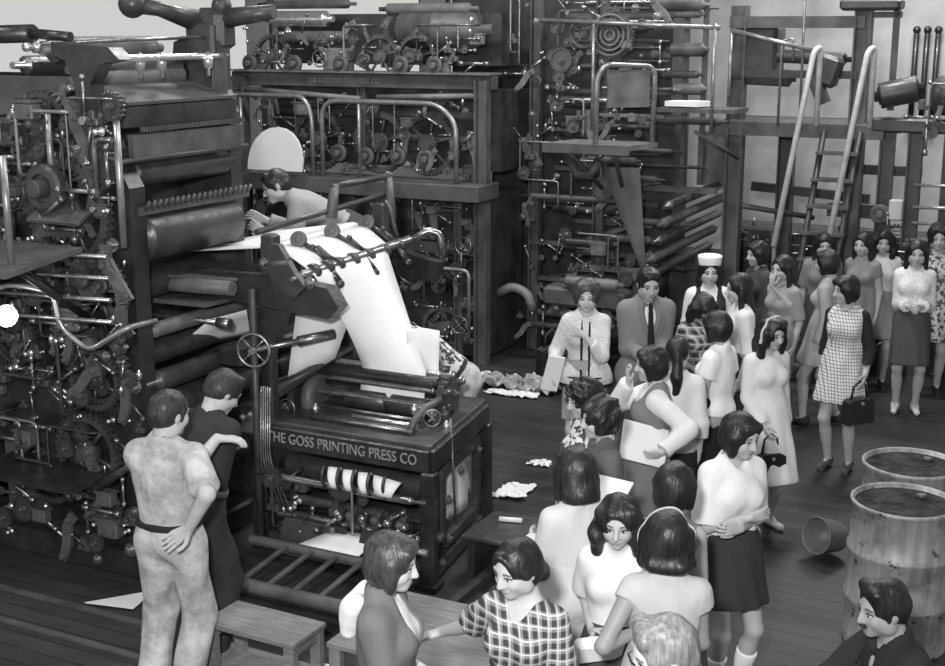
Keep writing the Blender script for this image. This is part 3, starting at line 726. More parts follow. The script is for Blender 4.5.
def face(T, p0, p1, z0, z1, q, seed, dens=1., big=True, weights=None):
    """fill a machine's gear side with its mechanism"""
    r = random.Random(seed); A = (p1-p0)*(z1-z0); U = r.uniform
    if big:
        for i in range(int(A*.9*dens)+1): k = r.choice(('g1', 'g2', 'g2', 'g3')); T.rep(PZ[k], 'gear', U(p0+.1, p1-.1), q-U(.04, .09), U(z0+.15, z1-.15), (0, U(0, 6), 0), U(.8, 1.15))
    ks = ['hub', 'hub', 'hubd', 'brk', 'brk', 'brk', 'knob', 'knob', 'knob', 'lever', 'lever', 'rod', 'rod', 'rod', 'rod', 'arm', 'arm', 'boxy', 'oil', 'g4', 'g4', 'oil']
    cnt = {}
    for i in range(int(A*34*dens)):
        k = r.choice(ks); cnt[k] = cnt.get(k, 0)+1
        if cnt[k] > 30: continue
        rot = (0, 0, 0) if k in ('oil', 'boxy', 'brk') else (0, U(-.9, .9) if k in ('lever', 'arm') else (r.choice((0, 0, .5, 1.57, -.6)) if k == 'rod' else 0), 0)
        T.rep(PZ[k], NAMES[k], U(p0, p1), q-U(.02, .2), U(z0, z1), rot, U(.38, .95) if k not in ('hub', 'hubd') else U(.25, .65))
    for i in range(int(A*2.2*dens)+1):   # oil pipes
        a, z = U(p0, p1-.2), U(z0, z1-.25); L, H_ = U(.2, .5)*r.choice((-1, 1)), U(.2, .7); qq = q-U(.12, .24)
        a2 = min(max(a+L, p0), p1); zz = min(z+H_, z1)
        T.part('oil_pipe', MB().tube([(a, q, z), (a, qq, z), (a, qq, zz), (a2, qq, zz), (a2, q, zz)], U(.007, .014), 7, .05), r.choice(('steel', 'pipe', 'iron2')))
def roller(T, name, a, b, r, mat, collar=True, parent=None):
    a, b = Vector(a), Vector(b); L = (b-a).length; j = min(.09, L*.08); rj = max(.012, r*.4)
    pr = [(rj, 0), (rj, j), (rj*1.7, j), (rj*1.7, j+.015), (r*.98, j+.018), (r, j+.03), (r, L-j-.03), (r*.98, L-j-.018), (rj*1.7, L-j-.015), (rj*1.7, L-j), (rj, L-j), (rj, L)]
    return T.part(name, MB().lathe(pr, a, n=22, d=(b-a)/L), mat, parent)
def pipe(pts, r=.02, fil=.09, n=10): return MB().tube(pts, r, n, fil)

# ================================================================ LEFT PRESS
T = Th('rotary_press', 'tall', 'printing press', -5.9, 6.0)
T.root['label'] = 'tall dark rotary press bristling with gears and rollers beside the two workmen'
LP = T
T.part('side_frame', MB().poly([(-7.6, 0), (-5.5, 0), (-5.5, 1.0), (-5.5, 1.2), (-5.5, 2.55), (-5.62, 2.75), (-5.7, 3.05), (-6.1, 3.05), (-6.3, 2.9), (-7.6, 3.0)], .14, 'y', 6.22,
       holes=[[(-6.9, .25), (-5.85, .25), (-5.85, .75), (-6.9, .75)], [(-6.3, 1.3), (-5.75, 1.3), (-5.75, 1.75), (-6.3, 1.75)]]), 'iron')
T.part('side_frame', MB().poly([(-7.6, 0), (-5.6, 0), (-5.6, 2.95), (-5.66, 3.1), (-5.66, 3.42), (-5.8, 3.5), (-6.05, 3.42), (-6.1, 3.1), (-7.6, 3.0)], .12, 'y', 7.36), 'iron2')
T.part('base_plinth', MB().box((-6.55, 6.75, .09), (2.15, 1.4, .18), ch=.02), 'iron')
for z, p, r, mt in ((3.33, -5.62, .022, 'bright'), (3.2, -5.95, .06, 'greyroll'), (3.1, -6.15, .07, 'greyroll'), (2.62, -5.62, .085, 'iron2'), (2.22, -5.6, .16, 'iron2'), (1.86, -5.78, .10, 'rubber'), (1.62, -5.52, .05, 'greyroll'), (1.45, -5.62, .085, 'rubber'), (1.28, -5.52, .07, 'iron2'), (1.05, -5.62, .12, 'rubber'), (.78, -5.58, .10, 'iron2'), (.52, -5.6, .09, 'rubber'), (2.85, -6.1, .11, 'greyroll'), (3.38, -6.2, .08, 'greyroll'), (3.26, -5.98, .07, 'iron3'), (3.28, -6.45, .06, 'steel')):
    roller(T, 'roller', (p, 6.2, z), (p, 7.34, z), r, mt)
T.part('dust_board', MB().box((-5.58, 6.77, 2.98), (.05, 1.12, .13), ry=.2), 'iron2'); T.part('dust_board', MB().box((-5.52, 6.77, 2.80), (.04, 1.12, .14)), 'iron3')
T.part('dust_board', MB().box((-5.78, 6.77, 3.12), (.5, 1.1, .02), ry=.25), 'board')
m = MB()
for i in range(40): m.box((-5.5, 6.3+i*.026, 2.9), (.03, .013, .03))
T.part('toothed_rack', m, 'iron3')
m = MB(); m.box((-5.5, 6.77, 2.40), (.05, 1.12, .05))
for i in range(20): m.cyl((-5.47, 6.26+i*.055, 2.41), (-5.44, 6.26+i*.055, 2.46), .012, n=8)
T.part('key_rail', m, 'iron3'); T.part('guide_bar', MB().cyl((-5.5, 6.05, 2.72), (-5.5, 7.36, 2.72), .018), 'iron2')
T.part('post', MB().cyl((-5.48, 6.05, 2.2), (-5.48, 6.05, 3.0), .022), 'pipe'); T.part('post', MB().cyl((-5.98, 6.0, 2.5), (-5.98, 6.0, 3.0), .02), 'pipe')
T.part('guard_pipe', pipe([(-5.62, 6.0, 2.5), (-5.62, 6.0, 2.86), (-5.48, 6.0, 2.86)], .018, .06), 'steel')
# crane arm with round boss that stands out against the windows
m = MB(); m.tube([(-6.10, 7.0, 3.66), (-6.0, 7.1, 3.64), (-5.82, 7.38, 3.54)], [.055, .05, .085], 12); m.sph((-6.12, 6.98, 3.67), .095); m.box((-5.78, 7.4, 3.5), (.28, .22, .3), ch=.05); T.part('davit_arm', m, 'iron2')
m = MB(); m.tube([(-5.66, 7.4, 3.58), (-5.3, 7.45, 3.62)], [.07, .05], 10); m.sph((-5.7, 7.4, 3.66), .07); T.part('davit_arm', m, 'iron2')
T.part('column', MB().box((-5.8, 7.36, 3.25), (.24, .2, .6), ch=.02), 'iron2'); T.part('guard_plate', MB().box((-5.62, 7.25, 3.2), (.10, .02, .3)), 'board')
m = MB(); m.cyl((-7.3, 6.0, 3.36), (-6.35, 6.0, 3.38), .055); m.cyl((-6.35, 6.0, 3.38), (-6.05, 6.0, 3.36), .03); m.v = [(a+.3, b, c+.1) for a, b, c in m.v]; T.part('motor_shaft', m, 'iron')
m = MB(); m.poly([(-5.95, 3.43), (-5.5, 3.40), (-5.42, 3.33), (-5.58, 3.30), (-5.66, 3.18), (-5.66, 2.95), (-5.78, 2.95), (-5.78, 3.18), (-5.85, 3.32), (-5.95, 3.36)], .12, 'y', 6.1); T.part('top_bracket', m, 'iron')
T.part('tie_rod', MB().cyl((-6.05, 6.05, 3.42), (-5.7, 7.45, 3.46), .012), 'steel'); T.rep(PZ['knob'], 'adjusting_knob', -6.03, 6.0, 3.4, (0, 0, 0), 1.3)
for p, q in ((-5.75, 6.6), (-5.7, 6.75), (-5.6, 7.1)): T.rep(PZ['oil'], 'oil_cup', p, q, 3.2, (0, 0, 0), 1.6)
face(T, -7.0, -5.48, 2.2, 3.1, 6.14, 3, 2.8); face(T, -7.0, -5.42, 1.0, 2.1, 6.14, 4, 2.8); face(T, -7.0, -5.45, .12, 1.0, 6.14, 5, 2.0)
T.rep(PZ['hubd'], 'bearing_cap', -6.0, 5.98, 2.55, (0, 0, 0), 1.5); T.rep(PZ['g3'], 'gear', -6.0, 6.06, 2.55)
T.part('link_lever', MB().tube([(-5.75, 5.9, .62), (-5.3, 5.9, .92), (-5.05, 5.95, 1.0)], [.03, .02, .02], 10), 'steel'); T.part('drip_tray', MB().box((-6.1, 5.85, .72), (.9, .45, .03)), 'iron')
T.part('drip_tray', MB().box((-5.9, 5.95, 2.38), (.42, .14, .02), rx=.5), 'board')
for i in range(4): T.part('lay_rail', MB().cyl((-6.9, 5.95-.05*i, 2.12-.13*i), (-5.5+.05*i, 5.92-.05*i, 2.16-.12*i), .014), 'steel')
# walkway plate that sticks out of the press towards the gallery
T = Th('walkway_plate', 'bare sheet-metal walkway plate jutting out from the gear side high above the glaring lamp', 'platform', -6.3, 5.3, 2.16)
T.part('plate', MB().poly([(-7.3, 5.93), (-5.7, 5.93), (-5.43, 5.05), (-7.3, 5.05)], .03, 'z', 2.19), 'board')
T.part('rail_post', MB().cyl((-5.62, 5.28, 2.2), (-5.62, 5.28, 2.82), .02), 'pipe'); T.part('bracket', MB().tube([(-5.75, 5.4, 2.17), (-5.75, 5.98, 1.75)], .025), 'iron'); T.part('bracket', MB().tube([(-5.95, 5.6, 2.17), (-5.95, 5.98, 1.85)], .02), 'iron')
# lamp with bent pipe arm
T = Th('work_lamp', 'glaring bare work lamp on a bent pipe arm fixed to the tall press', 'lamp', -6.3, 5.6, 1.55)
T.part('bulb', MB().sph((-5.93, 5.5, 1.835), .066, 16), 'bulb'); T.part('socket', MB().cyl((-5.99, 5.53, 1.85), (-6.2, 5.58, 1.9), .035), 'black')
T.part('pipe_arm', pipe([(-6.2, 5.58, 1.9), (-6.12, 5.66, 1.98), (-6.0, 5.7, 1.98), (-5.82, 5.78, 1.94), (-5.78, 5.78, 1.72), (-5.62, 5.84, 1.58), (-5.36, 5.9, 1.74), (-5.3, 6.1, 1.75)], .018, .07), 'pipe')

# ================================================================ NEWSPAPER FOLDER (centre)
T = Th('folding_machine', 'black newspaper folding machine with raised maker lettering under the white paper web', 'printing machine', -4.4, 7.3); FM = T
pl, pr_, q0, q1 = -5.08, -3.76, 6.8, 7.92
T.part('table_top', MB().box(((pl+pr_)/2, (q0+q1)/2, .945), (pr_-pl, q1-q0, .035), ch=.008), 'iron2')
fb = T.part('name_beam', MB().box(((pl+pr_)/2, q0, .86), (pr_-pl, .07, .15), ch=.01), 'iron')
T.part('side_beam', MB().box((pr_, (q0+q1)/2, .86), (.06, q1-q0, .15), ch=.01), 'iron'); T.part('side_beam', MB().box((pl, (q0+q1)/2, .86), (.06, q1-q0, .15), ch=.01), 'iron')
cu = bpy.data.curves.new('maker_lettering', 'FONT'); cu.body = 'THE GOSS PRINTING PRESS CO'; cu.size = .098; cu.extrude = .004; cu.align_x = 'CENTER'; cu.align_y = 'CENTER'; cu.space_character = 1.02
tmp = bpy.data.objects.new('tmp', cu); COL.objects.link(tmp); bpy.context.view_layer.update()
me = bpy.data.meshes.new_from_object(tmp.evaluated_get(bpy.context.evaluated_depsgraph_get())); bpy.data.objects.remove(tmp); me.materials.clear(); me.materials.append(MAT['letter'])
lo = [v.co.x for v in me.vertices]; sc_ = 1.14/(max(lo)-min(lo))
o = put(me, 'maker_lettering', fb, ((pl+pr_)/2+.01, q0-.038, .865), (PI/2, 0, 0), (sc_, 1, 1)); o['label'] = 'raised pale maker lettering'
for p, q in ((pr_, q0), (pr_, q1)): T.part('leg', MB().box((p-.01, q, .395), (.10, .09, .79), ch=.012).box((p-.01, q, .02), (.15, .14, .04)), 'iron')
T.part('leg', MB().box((pl+.05, q1, .395), (.1, .1, .79), ch=.012), 'iron')
T.part('leg', MB().cyl((pl+.02, q0-.04, 0), (pl+.02, q0-.04, 1.86), .026), 'iron2')
m = MB()
for i in range(5): m.tube([(pl+.05+.018*i, q0-.02, 1.2), (pl+.055+.018*i, q0-.06, .7), (pl+.09+.05*i, q0-.05, .42-.02*i)], .006, 6, .1)
T.part('tape_strands', m, 'steel')
# right-hand frame window with the paper seen through it
def rrect(a, b, c, d, r, n=5):
    o = []
    for cx_, cy_, a0 in ((b-r, c+r, -PI/2), (b-r, d-r, 0), (a+r, d-r, PI/2), (a+r, c+r, PI)):
        for i in range(n+1): t = a0+PI/2*i/n; o.append((cx_+r*math.cos(t), cy_+r*math.sin(t)))
    return o
T.part('frame_window', MB().poly(rrect(7.0, 7.8, .17, .76, .09), .05, 'x', pr_-.02, [rrect(7.07, 7.72, .23, .67, .06)]), 'iron2')
T.part('pull_rod', MB().tube([(pr_+.02, 7.12, 1.05), (pr_+.04, 7.16, .32)], .009, 7), 'steel')
for q, z, r in ((6.86, .33, 1.1), (7.05, .52, .9), (7.08, .24, .9), (7.3, .64, .8), (7.7, .66, .7), (6.95, .12, .8)): T.rep(PZ['hub'], 'shaft_end', pr_+.02, q, z, (0, 0, PI/2), r*.5)
T.rep(PZ['g1'], 'gear', pr_-.1, 7.1, .5, (0, 0, PI/2)); T.rep(PZ['g1'], 'gear', pr_-.08, 7.0, .2, (0, 0, PI/2), .8)
# front mechanism
roller(T, 'cross_bar', (pl, q0-.06, .60), (pr_, q0-.06, .60), .026, 'steel'); roller(T, 'cross_bar', (pl+.1, q0+.1, .40), (pr_-.1, q0+.1, .40), .035, 'iron2')
roller(T, 'roller', (pl, q0+.25, .58), (pr_, q0+.25, .58), .09, 'rubber'); roller(T, 'roller', (pl, q0+.3, .32), (pr_, q0+.3, .32), .11, 'iron'); roller(T, 'cam_shaft', (pl, q0+.05, .30), (pr_, q0+.05, .30), .03, 'steel')
for i in range(6): T.part('cam', MB().lathe([(.085, -.025), (.085, .025)], (-4.45+i*.095, q0+.06, .36), ax='x', n=18).sph((-4.45+i*.095, q0-.02, .40), .035), 'iron3' if i % 2 else 'steel')
face(T, pl+.12, pr_-.1, .12, .62, q0+.1, 11, 1.7, False)
T.part('chute_plate', MB().box((-4.6, q0-.12, .22), (.5, .02, .24), rx=-.55, ch=.01), 'iron'); T.part('chute_plate', MB().box((-4.05, q0-.14, .24), (.36, .02, .26), rx=-.5, ch=.01), 'black')
T.part('base_rail', MB().box(((pl+pr_)/2, q0+.1, .1), (pr_-pl, .05, .06)), 'iron2'); T.part('base_rail', MB().box((pr_-.02, (q0+q1)/2, .08), (.06, q1-q0, .08)), 'iron2')
T.part('bottom_rod', MB().cyl((-4.3, q0-.05, .28), (pr_, q0-.05, .26), .018), 'bright')
for i in range(5): T.part('fly_finger', MB().tube([(-4.5+i*.115, q0-.09, .60), (-4.5+i*.115, q0-.13, .68), (-4.5+i*.115, q0-.09, .75)], .012, 7, .05), 'iron2')
# table-top rods and nip rollers
for q, z, r, mt in ((6.94, .985, .012, 'steel'), (7.04, .995, .014, 'bright'), (7.14, 1.0, .012, 'steel'), (6.98, .975, .02, 'iron2')): T.part('guide_rod', MB().cyl((-4.75 if mt != 'bright' else -4.45, q, z), (-3.95, q, z), r), mt)
for q, z, r, mt in ((7.28, 1.06, .022, 'steel'), (7.38, 1.05, .03, 'steel'), (7.34, 1.2, .045, 'iron'), (7.42, 1.25, .02, 'bright'), (7.3, 1.16, .018, 'steel'), (7.5, 1.1, .05, 'rubber'), (7.62, 1.16, .035, 'steel')): roller(T, 'nip_roller', (-4.98, q, z), (-3.84, q, z), r, mt)
for a, b in ((-4.62, -4.3), (-4.27, -3.98)): T.part('rubber_sleeve', MB().lathe([(.055, 0), (.07, .01), (.07, b-a-.01), (.055, b-a)], (a, 7.32, 1.03), ax='x', n=20), 'rubber')
T.part('side_bracket', MB().poly([(7.18, .91), (7.55, .91), (7.6, 1.0), (7.62, 1.15), (7.5, 1.24), (7.3, 1.2), (7.22, 1.05)], .05, 'x', -3.88, [rrect(7.3, 7.5, .9, 1.0, .04)]), 'iron2')
T.part('side_bracket', MB().poly([(7.1, .83), (7.9, .83), (7.7, 1.25), (7.3, 1.3), (7.1, 1.1)], .05, 'x', -4.98), 'iron2')
T.part('curved_horn', MB().tube([(-3.98, 6.95, .96), (-3.96, 7.0, 1.04), (-3.92, 7.12, 1.10), (-3.87, 7.25, 1.12)], [.028, .026, .028, .03], 9), 'iron3')
T.rep(PZ['wheel'], 'handwheel', -3.86, 7.08, 1.05, (0, 0, .6), .5)
for q, z in ((7.28, 1.02), (7.42, 1.25), (7.34, 1.16), (7.62, 1.16), (7.5, 1.1)): T.rep(PZ['hub'], 'shaft_end', -3.85, q, z, (0, 0, PI/2), .42)
for p, q, z in ((-4.04, 7.2, .98), (-3.9, 7.16, 1.0), (-3.8, 7.2, .9), (-4.8, 7.15, .9)): T.rep(PZ['oil'], 'oil_cup', p, q, z, (0, 0, 0), 1.1)
T.part('cover_plate', MB().lathe([(.15, 0), (.17, .03), (.17, .08), (.12, .1)], (-4.93, 7.3, 1.0), ax='x', n=22), 'iron3'); T.rep(PZ['wheel'], 'handwheel', -4.98, 7.05, .98, (0, 0, 0), .55)
# upper frame: T beam, uprights, hand wheel, turning bar and its three weighted arms
T.part('beam', MB().poly([(-5.62, 1.78), (-4.5, 1.70), (-4.42, 1.78), (-4.5, 1.9), (-5.0, 1.95), (-5.62, 1.93)], .12, 'y', 6.86), 'iron'); T.part('beam', MB().poly([(-5.15, 1.72), (-4.85, 1.72), (-4.93, 1.5), (-5.05, 1.42), (-5.12, 1.5)], .10, 'y', 6.86), 'iron')
T.part('beam', MB().poly([(-5.6, 1.78), (-4.5, 1.70), (-4.45, 1.85), (-5.0, 1.95), (-5.6, 1.93)], .1, 'y', 8.25), 'iron')
T.part('upright', MB().box((-4.97, 6.86, 2.07), (.10, .1, .28), ch=.012), 'iron2'); T.part('upright', MB().box((-4.97, 8.25, 1.6), (.1, .1, 1.3), ch=.012), 'iron2'); T.part('upright', MB().box((-5.02, 8.25, .6), (.1, .1, 1.2)), 'iron2')
T.part('upright', MB().box((-5.02, 6.87, 1.2), (.09, .09, .75), ch=.012), 'iron')
T.part('cheek', MB().poly([(-4.86, 2.16), (-4.72, 2.16), (-4.6, 1.98), (-4.52, 1.9), (-4.6, 1.83), (-4.74, 1.86), (-4.86, 2.06)], .05, 'y', 6.8), 'iron2')
T.part('stub_shaft', MB().cyl((-4.97, 6.8, 2.02), (-4.78, 6.8, 2.05), .03), 'iron3')
for p, z in ((-4.97, 2.03), (-4.62, 1.93)): T.rep(PZ['hub'], 'shaft_end', p, 6.79, z, (0, 0, 0), .5)
roller(T, 'turning_bar', (-4.6, 6.74, 1.95), (-4.6, 8.36, 1.99), .036, 'steel')
for q in (6.98, 7.14, 7.27, 7.46, 7.66, 7.88, 8.08): T.part('collar', MB().lathe([(.056, -.03), (.06, 0), (.056, .03)], (-4.6, q, 1.957), ax='y', n=14), 'iron2')
for q, qd in ((7.27, 7.15), (7.66, 7.56), (8.08, 8.02)):
    a = T.part('weight_arm', MB().tube([(-4.6, q, 1.97), (-4.7, (q+qd)/2, 2.05), (-4.79, qd+.01, 2.11)], [.034, .024, .018], 8).box((-4.68, (q+qd)/2+.01, 2.04), (.12, .04, .045), ry=.6), 'iron2')
    T.part('weight_disc', MB().lathe([(.052, -.018), (.058, 0), (.052, .018), (.024, .02), (.02, .03), (.001, .032)], (-4.82, qd, 2.135), d=(.45, -1, .35), n=20, smooth=False), 'iron3', a)
for q in (7.15, 7.6, 8.05): T.part('trip_lever', MB().tube([(-4.6, q, 1.97), (-4.5, q, 1.87)], [.03, .024], 8).sph((-4.5, q, 1.86), .032), 'iron'); T.part('trip_lever', MB().tube([(-4.6, q+.05, 1.98), (-4.68, q-.04, 2.09)], [.02, .014], 7).sph((-4.68, q-.04, 2.1), .02), 'iron')
T.part('hook_end', pipe([(-4.6, 8.3, 1.98), (-4.5, 8.36, 2.06), (-4.42, 8.4, 2.03), (-4.4, 8.4, 1.84)], .028, .05), 'steel'); T.part('hook_end', pipe([(-4.64, 8.15, 2.0), (-4.72, 8.2, 2.2), (-4.78, 8.22, 2.27)], .018, .05), 'iron2')
T.rep(PZ['wheel'], 'handwheel', -5.02, 6.70, 1.46, (0, 0, .25), 1.0)
T.part('wheel_shaft', MB().cyl((-5.02, 6.72, 1.46), (-4.72, 7.2, 1.5), .02).cyl((-4.86, 6.98, 1.48), (-4.72, 7.2, 1.5), .035), 'steel')
for a_, b_ in (((-5.05, 6.82, 2.22), (-5.05, 8.51, 2.29)), ((-5.05, 7.72, 2.42), (-5.05, 8.5, 2.42))): T.part('lift_rod', MB().tube([a_, b_], .022, 8).sph(b_, .04), 'iron2')
for a_, b_ in (((-5.05, 7.76, 2.43), (-5.02, 7.66, 2.2)), ((-5.05, 8.5, 2.43), (-4.98, 8.42, 2.1))): T.part('lift_link', MB().tube([a_, b_], [.035, .045], 6), 'iron3')
# infeed shelf, rollers and rods to the tall press
T.part('infeed_plate', MB().poly([(-6.02, 6.62), (-5.2, 6.8), (-5.2, 7.3), (-5.85, 7.3)], .02, 'z', 1.90), 'board'); T.part('infeed_plate', MB().poly([(-6.05, 6.6), (-5.35, 6.64), (-5.3, 7.1), (-5.95, 7.1)], .03, 'z', 1.74), 'iron3')
m = MB().cyl((-5.98, 6.72, 1.83), (-5.2, 6.74, 1.85), .05); m.lathe([(.06, 0), (.06, .05)], (-6.0, 6.72, 1.83), ax='x', n=18); T.part('infeed_roller', m, 'greyroll'); T.rep(PZ['hub'], 'shaft_end', -6.0, 6.72, 1.83, (0, 0, -PI/2), .8)
T.part('infeed_rod', MB().cyl((-6.06, 6.66, 1.63), (-5.2, 6.7, 1.62), .018).cyl((-5.3, 6.7, 1.62), (-5.2, 6.7, 1.62), .035), 'steel')
T.part('ink_duct', MB().box((-5.3, 7.3, 1.35), (.2, 1.0, .12), ch=.02), 'iron'); roller(T, 'roller', (-5.3, 6.7, 1.18), (-5.3, 7.9, 1.18), .09, 'rubber'); roller(T, 'roller', (-5.2, 6.8, 1.02), (-5.2, 7.9, 1.02), .08, 'iron2')
T.part('cross_roller_guard', MB().cyl((-5.0, 6.9, 1.12), (-4.78, 7.5, 1.3), .05), 'iron2'); T.part('junction_box', MB().box((-5.2, 7.0, .92), (.2, .24, .24), ch=.02), 'iron3'); T.rep(PZ['knob'], 'adjusting_knob', -5.2, 6.88, .95, (0, 0, 0), 1.2)
T.part('support', MB().box((-5.2, 7.0, .42), (.12, .12, .84)), 'iron')
# delivery fly: two long bars and four slats near the floor
T.part('fly_bar', MB().lathe([(.02, 0), (.035, .02), (.035, 1.1), (.02, 1.12)], (-4.98, 6.52, .22), ax='x', n=14), 'iron3'); T.part('fly_bar', MB().lathe([(.03, 0), (.045, .02), (.045, 1.22), (.03, 1.24)], (-4.95, 6.0, .17), ax='x', n=14), 'iron3')
for i in range(4): T.part('fly_slat', MB().box((-4.66+i*.19, 6.26, .215), (.035, .55, .015), rx=.09), 'iron3')
T.part('fly_tray', MB().box((-4.4, 6.3, .1), (1.25, .75, .02)), 'iron'); T.part('fly_support', MB().box((-4.38, 6.05, .07), (1.1, .1, .14)), 'iron')
# step beside the folder
T = Th('step_plate', 'low dark metal step with a rolled scrap on it beside the folding machine', 'platform', -3.45, 7.3)
T.part('tread', MB().box((-3.46, 7.28, .29), (.42, .5, .03), ch=.006), 'iron2'); T.part('support', MB().box((-3.62, 7.28, .14), (.05, .4, .28)), 'iron'); T.part('side_rail', MB().box((-3.34, 6.95, .03), (.06, 1.2, .06)), 'iron2'); T.part('side_rail', MB().box((-3.5, 6.95, .03), (.06, 1.2, .06)), 'iron2')
one('paper_roll', 'small white rolled scrap lying on the dark step beside the folder', 'paper', MB().cyl((-3.55, 7.36, .322), (-3.40, 7.4, .322), .017), 'paper', -3.5, 7.38, .305)
# catwalk behind the folder, where the bending man stands
T = Th('catwalk', 'narrow iron catwalk behind the folding machine under the bending man', 'platform', -5.6, 8.75)
T.part('deck', MB().box((-5.72, 8.75, .975), (1.4, .8, .05)), 'iron2')
for p in (-6.3, -5.12):
    for q in (8.45, 9.05): T.part('leg', MB().box((p, q, .475), (.07, .07, .95)), 'iron')

# the lower works stand slightly askew to the rows; the turning gear sits a hand's breadth back
def skew(o, dp):
    if o.data.users == 1:
        for v in o.data.vertices:
            q_, z_ = v.co.y, v.co.z
            if q_ > 6.8 and z_ < 1.32 and v.co.x > -5.05: v.co.x -= .15*(q_-6.8)
    else: o.location.x -= .15*max(0, o.location.y+FM.q-6.8) if o.location.z < 1.32 else 0
for o in FM.root.children:
    nm = o.name.split('.')[0]
    if nm in ('turning_bar', 'collar', 'weight_arm', 'trip_lever', 'hook_end', 'cheek'): o.location.x -= .13
    elif nm not in ('beam', 'upright', 'lift_rod', 'lift_link', 'infeed_plate', 'infeed_roller', 'infeed_rod', 'ink_duct', 'wheel_shaft', 'junction_box', 'support'): skew(o, 0)
# ================================================================ PAPER WEBS
def sheet(name, label, rows, cat='paper', th=.006, p=0, q=0):
    """a sheet through rows of (p, q, z) points, given a thickness"""
    n = len(rows[0]); vs = [Vector(x) for r in rows for x in r]; fs = [(i*n+j, i*n+j+1, (i+1)*n+j+1, (i+1)*n+j) for i in range(len(rows)-1) for j in range(n-1)]
    mb = MB().add(vs, fs, True); o = one(name, label, cat, mb, 'paper', rows[0][0][0], rows[0][0][1], rows[0][0][2])
    md = o.modifiers.new('t', 'SOLIDIFY'); md.thickness = th; md.offset = 0; return o
def lerp(a, b, t): return tuple(a[i]+(b[i]-a[i])*t for i in range(3))
def grid(a, b, c, d, n=7, m=7, f=None):
    """quad a-b (first row) to d-c (last row)"""
    R_ = []
    for i in range(n):
        u = i/(n-1); row = []
        for j in range(m):
            v = j/(m-1); x = lerp(lerp(a, b, v), lerp(d, c, v), u)
            if f: dx = f(u, v); x = tuple(x[k]+dx[k] for k in range(3))
            row.append(x)
        R_.append(row)
    return R_
rows = grid((-5.75, 6.98, 2.02), (-5.75, 8.0, 2.02), (-5.06, 8.02, 2.13), (-5.06, 6.96, 2.10), 4, 7)
rows += grid((-4.93, 6.95, 2.08), (-4.93, 8.0, 2.10), (-4.74, 7.95, 2.0), (-4.74, 6.93, 1.99), 3, 7)
rows += grid((-4.685, 6.93, 1.95), (-4.685, 7.86, 1.96), (-4.10, 7.36, 1.27), (-4.60, 7.36, 1.27), 8, 7, lambda u, v: (.03*math.sin(PI*u)*(1-v), 0, 0))
rows += grid((-4.60, 7.345, 1.18), (-4.10, 7.345, 1.18), (-4.08, 7.29, 1.03), (-4.58, 7.29, 1.03), 3, 7)
sheet('paper_web', 'broad white newsprint web running over the turning bar down into the folding machine', rows)
sheet('paper_sheet', 'loose white sheet end hanging beside the broad web before the patterned-shirted man', grid((-4.30, 7.45, 1.52), (-4.06, 7.5, 1.53), (-4.05, 7.46, 1.2), (-4.28, 7.42, 1.25), 5, 5, lambda u, v: (0, .02*math.sin(5*v), .012*math.sin(4*u+3*v))))
sheet('paper_web', 'white paper web slanting behind the handwheel and upright of the folder', grid((-4.93, 7.1, 1.78), (-4.6, 7.3, 1.72), (-4.78, 7.3, 1.3), (-5.05, 7.1, 1.12), 5, 5))
sheet('paper_web', 'white web coming off the lower rollers under the infeed shelf', grid((-5.40, 6.75, 1.62), (-5.22, 7.3, 1.66), (-5.38, 7.3, 1.42), (-5.75, 6.75, 1.36), 5, 5))
sheet('paper_sheet', 'white paper showing through the open side window of the folder', grid((-3.865, 7.11, .62), (-3.93, 7.62, .66), (-3.935, 7.60, .26), (-3.865, 7.11, .25), 6, 6, lambda u, v: (.02*math.sin(6*v+2*u), 0, 0)))
for i in range(4):
    sheet('folded_newspaper', ['white folded paper behind the first fly finger below the lettering', 'white folded paper between the first and second fly fingers', 'white folded paper between the middle fly fingers', 'largest white folded paper at the last fly fingers near the machine corner'][i],
          grid((-4.48+i*.115, q0-.07, .735), (-4.39+i*.115+(.1 if i == 3 else 0), q0-.05, .735-(.03 if i == 3 else 0)), (-4.40+i*.115+(.07 if i == 3 else 0), q0-.11, .615), (-4.43+i*.115, q0-.12, .615), 5, 4, lambda u, v: (0, -.025*math.sin(PI*u), 0)), th=.008)['group'] = 'papers on the fly fingers'
sheet('paper_sheet', 'white paper lying in the delivery chute low in the folder front', grid((-4.45, 6.75, .30), (-4.12, 6.78, .30), (-4.15, 6.52, .24), (-4.62, 6.50, .24), 4, 4))
# ================================================================ ROOM
def plate(name, c, d, mat, loc=None):
    x, y = XY(c[0], c[1]); m = MB().box((0, 0, 0), d); return structure(m.build(name, mat, None, (x, y, c[2]), (0, 0, -GA)))
plate('floor', (-8, 6.8, -.06), (24, 21.8, .12), 'floor')
plate('ceiling', (-8, 6.8, 6.86), (24, 21.8, .12), 'conc')
plate('wall_right', (1.6, 6.8, 3.4), (.2, 21.4, 6.8), 'plaster')
plate('wall_left', (-19.6, 6.8, 3.4), (.2, 21.4, 6.8), 'plaster')
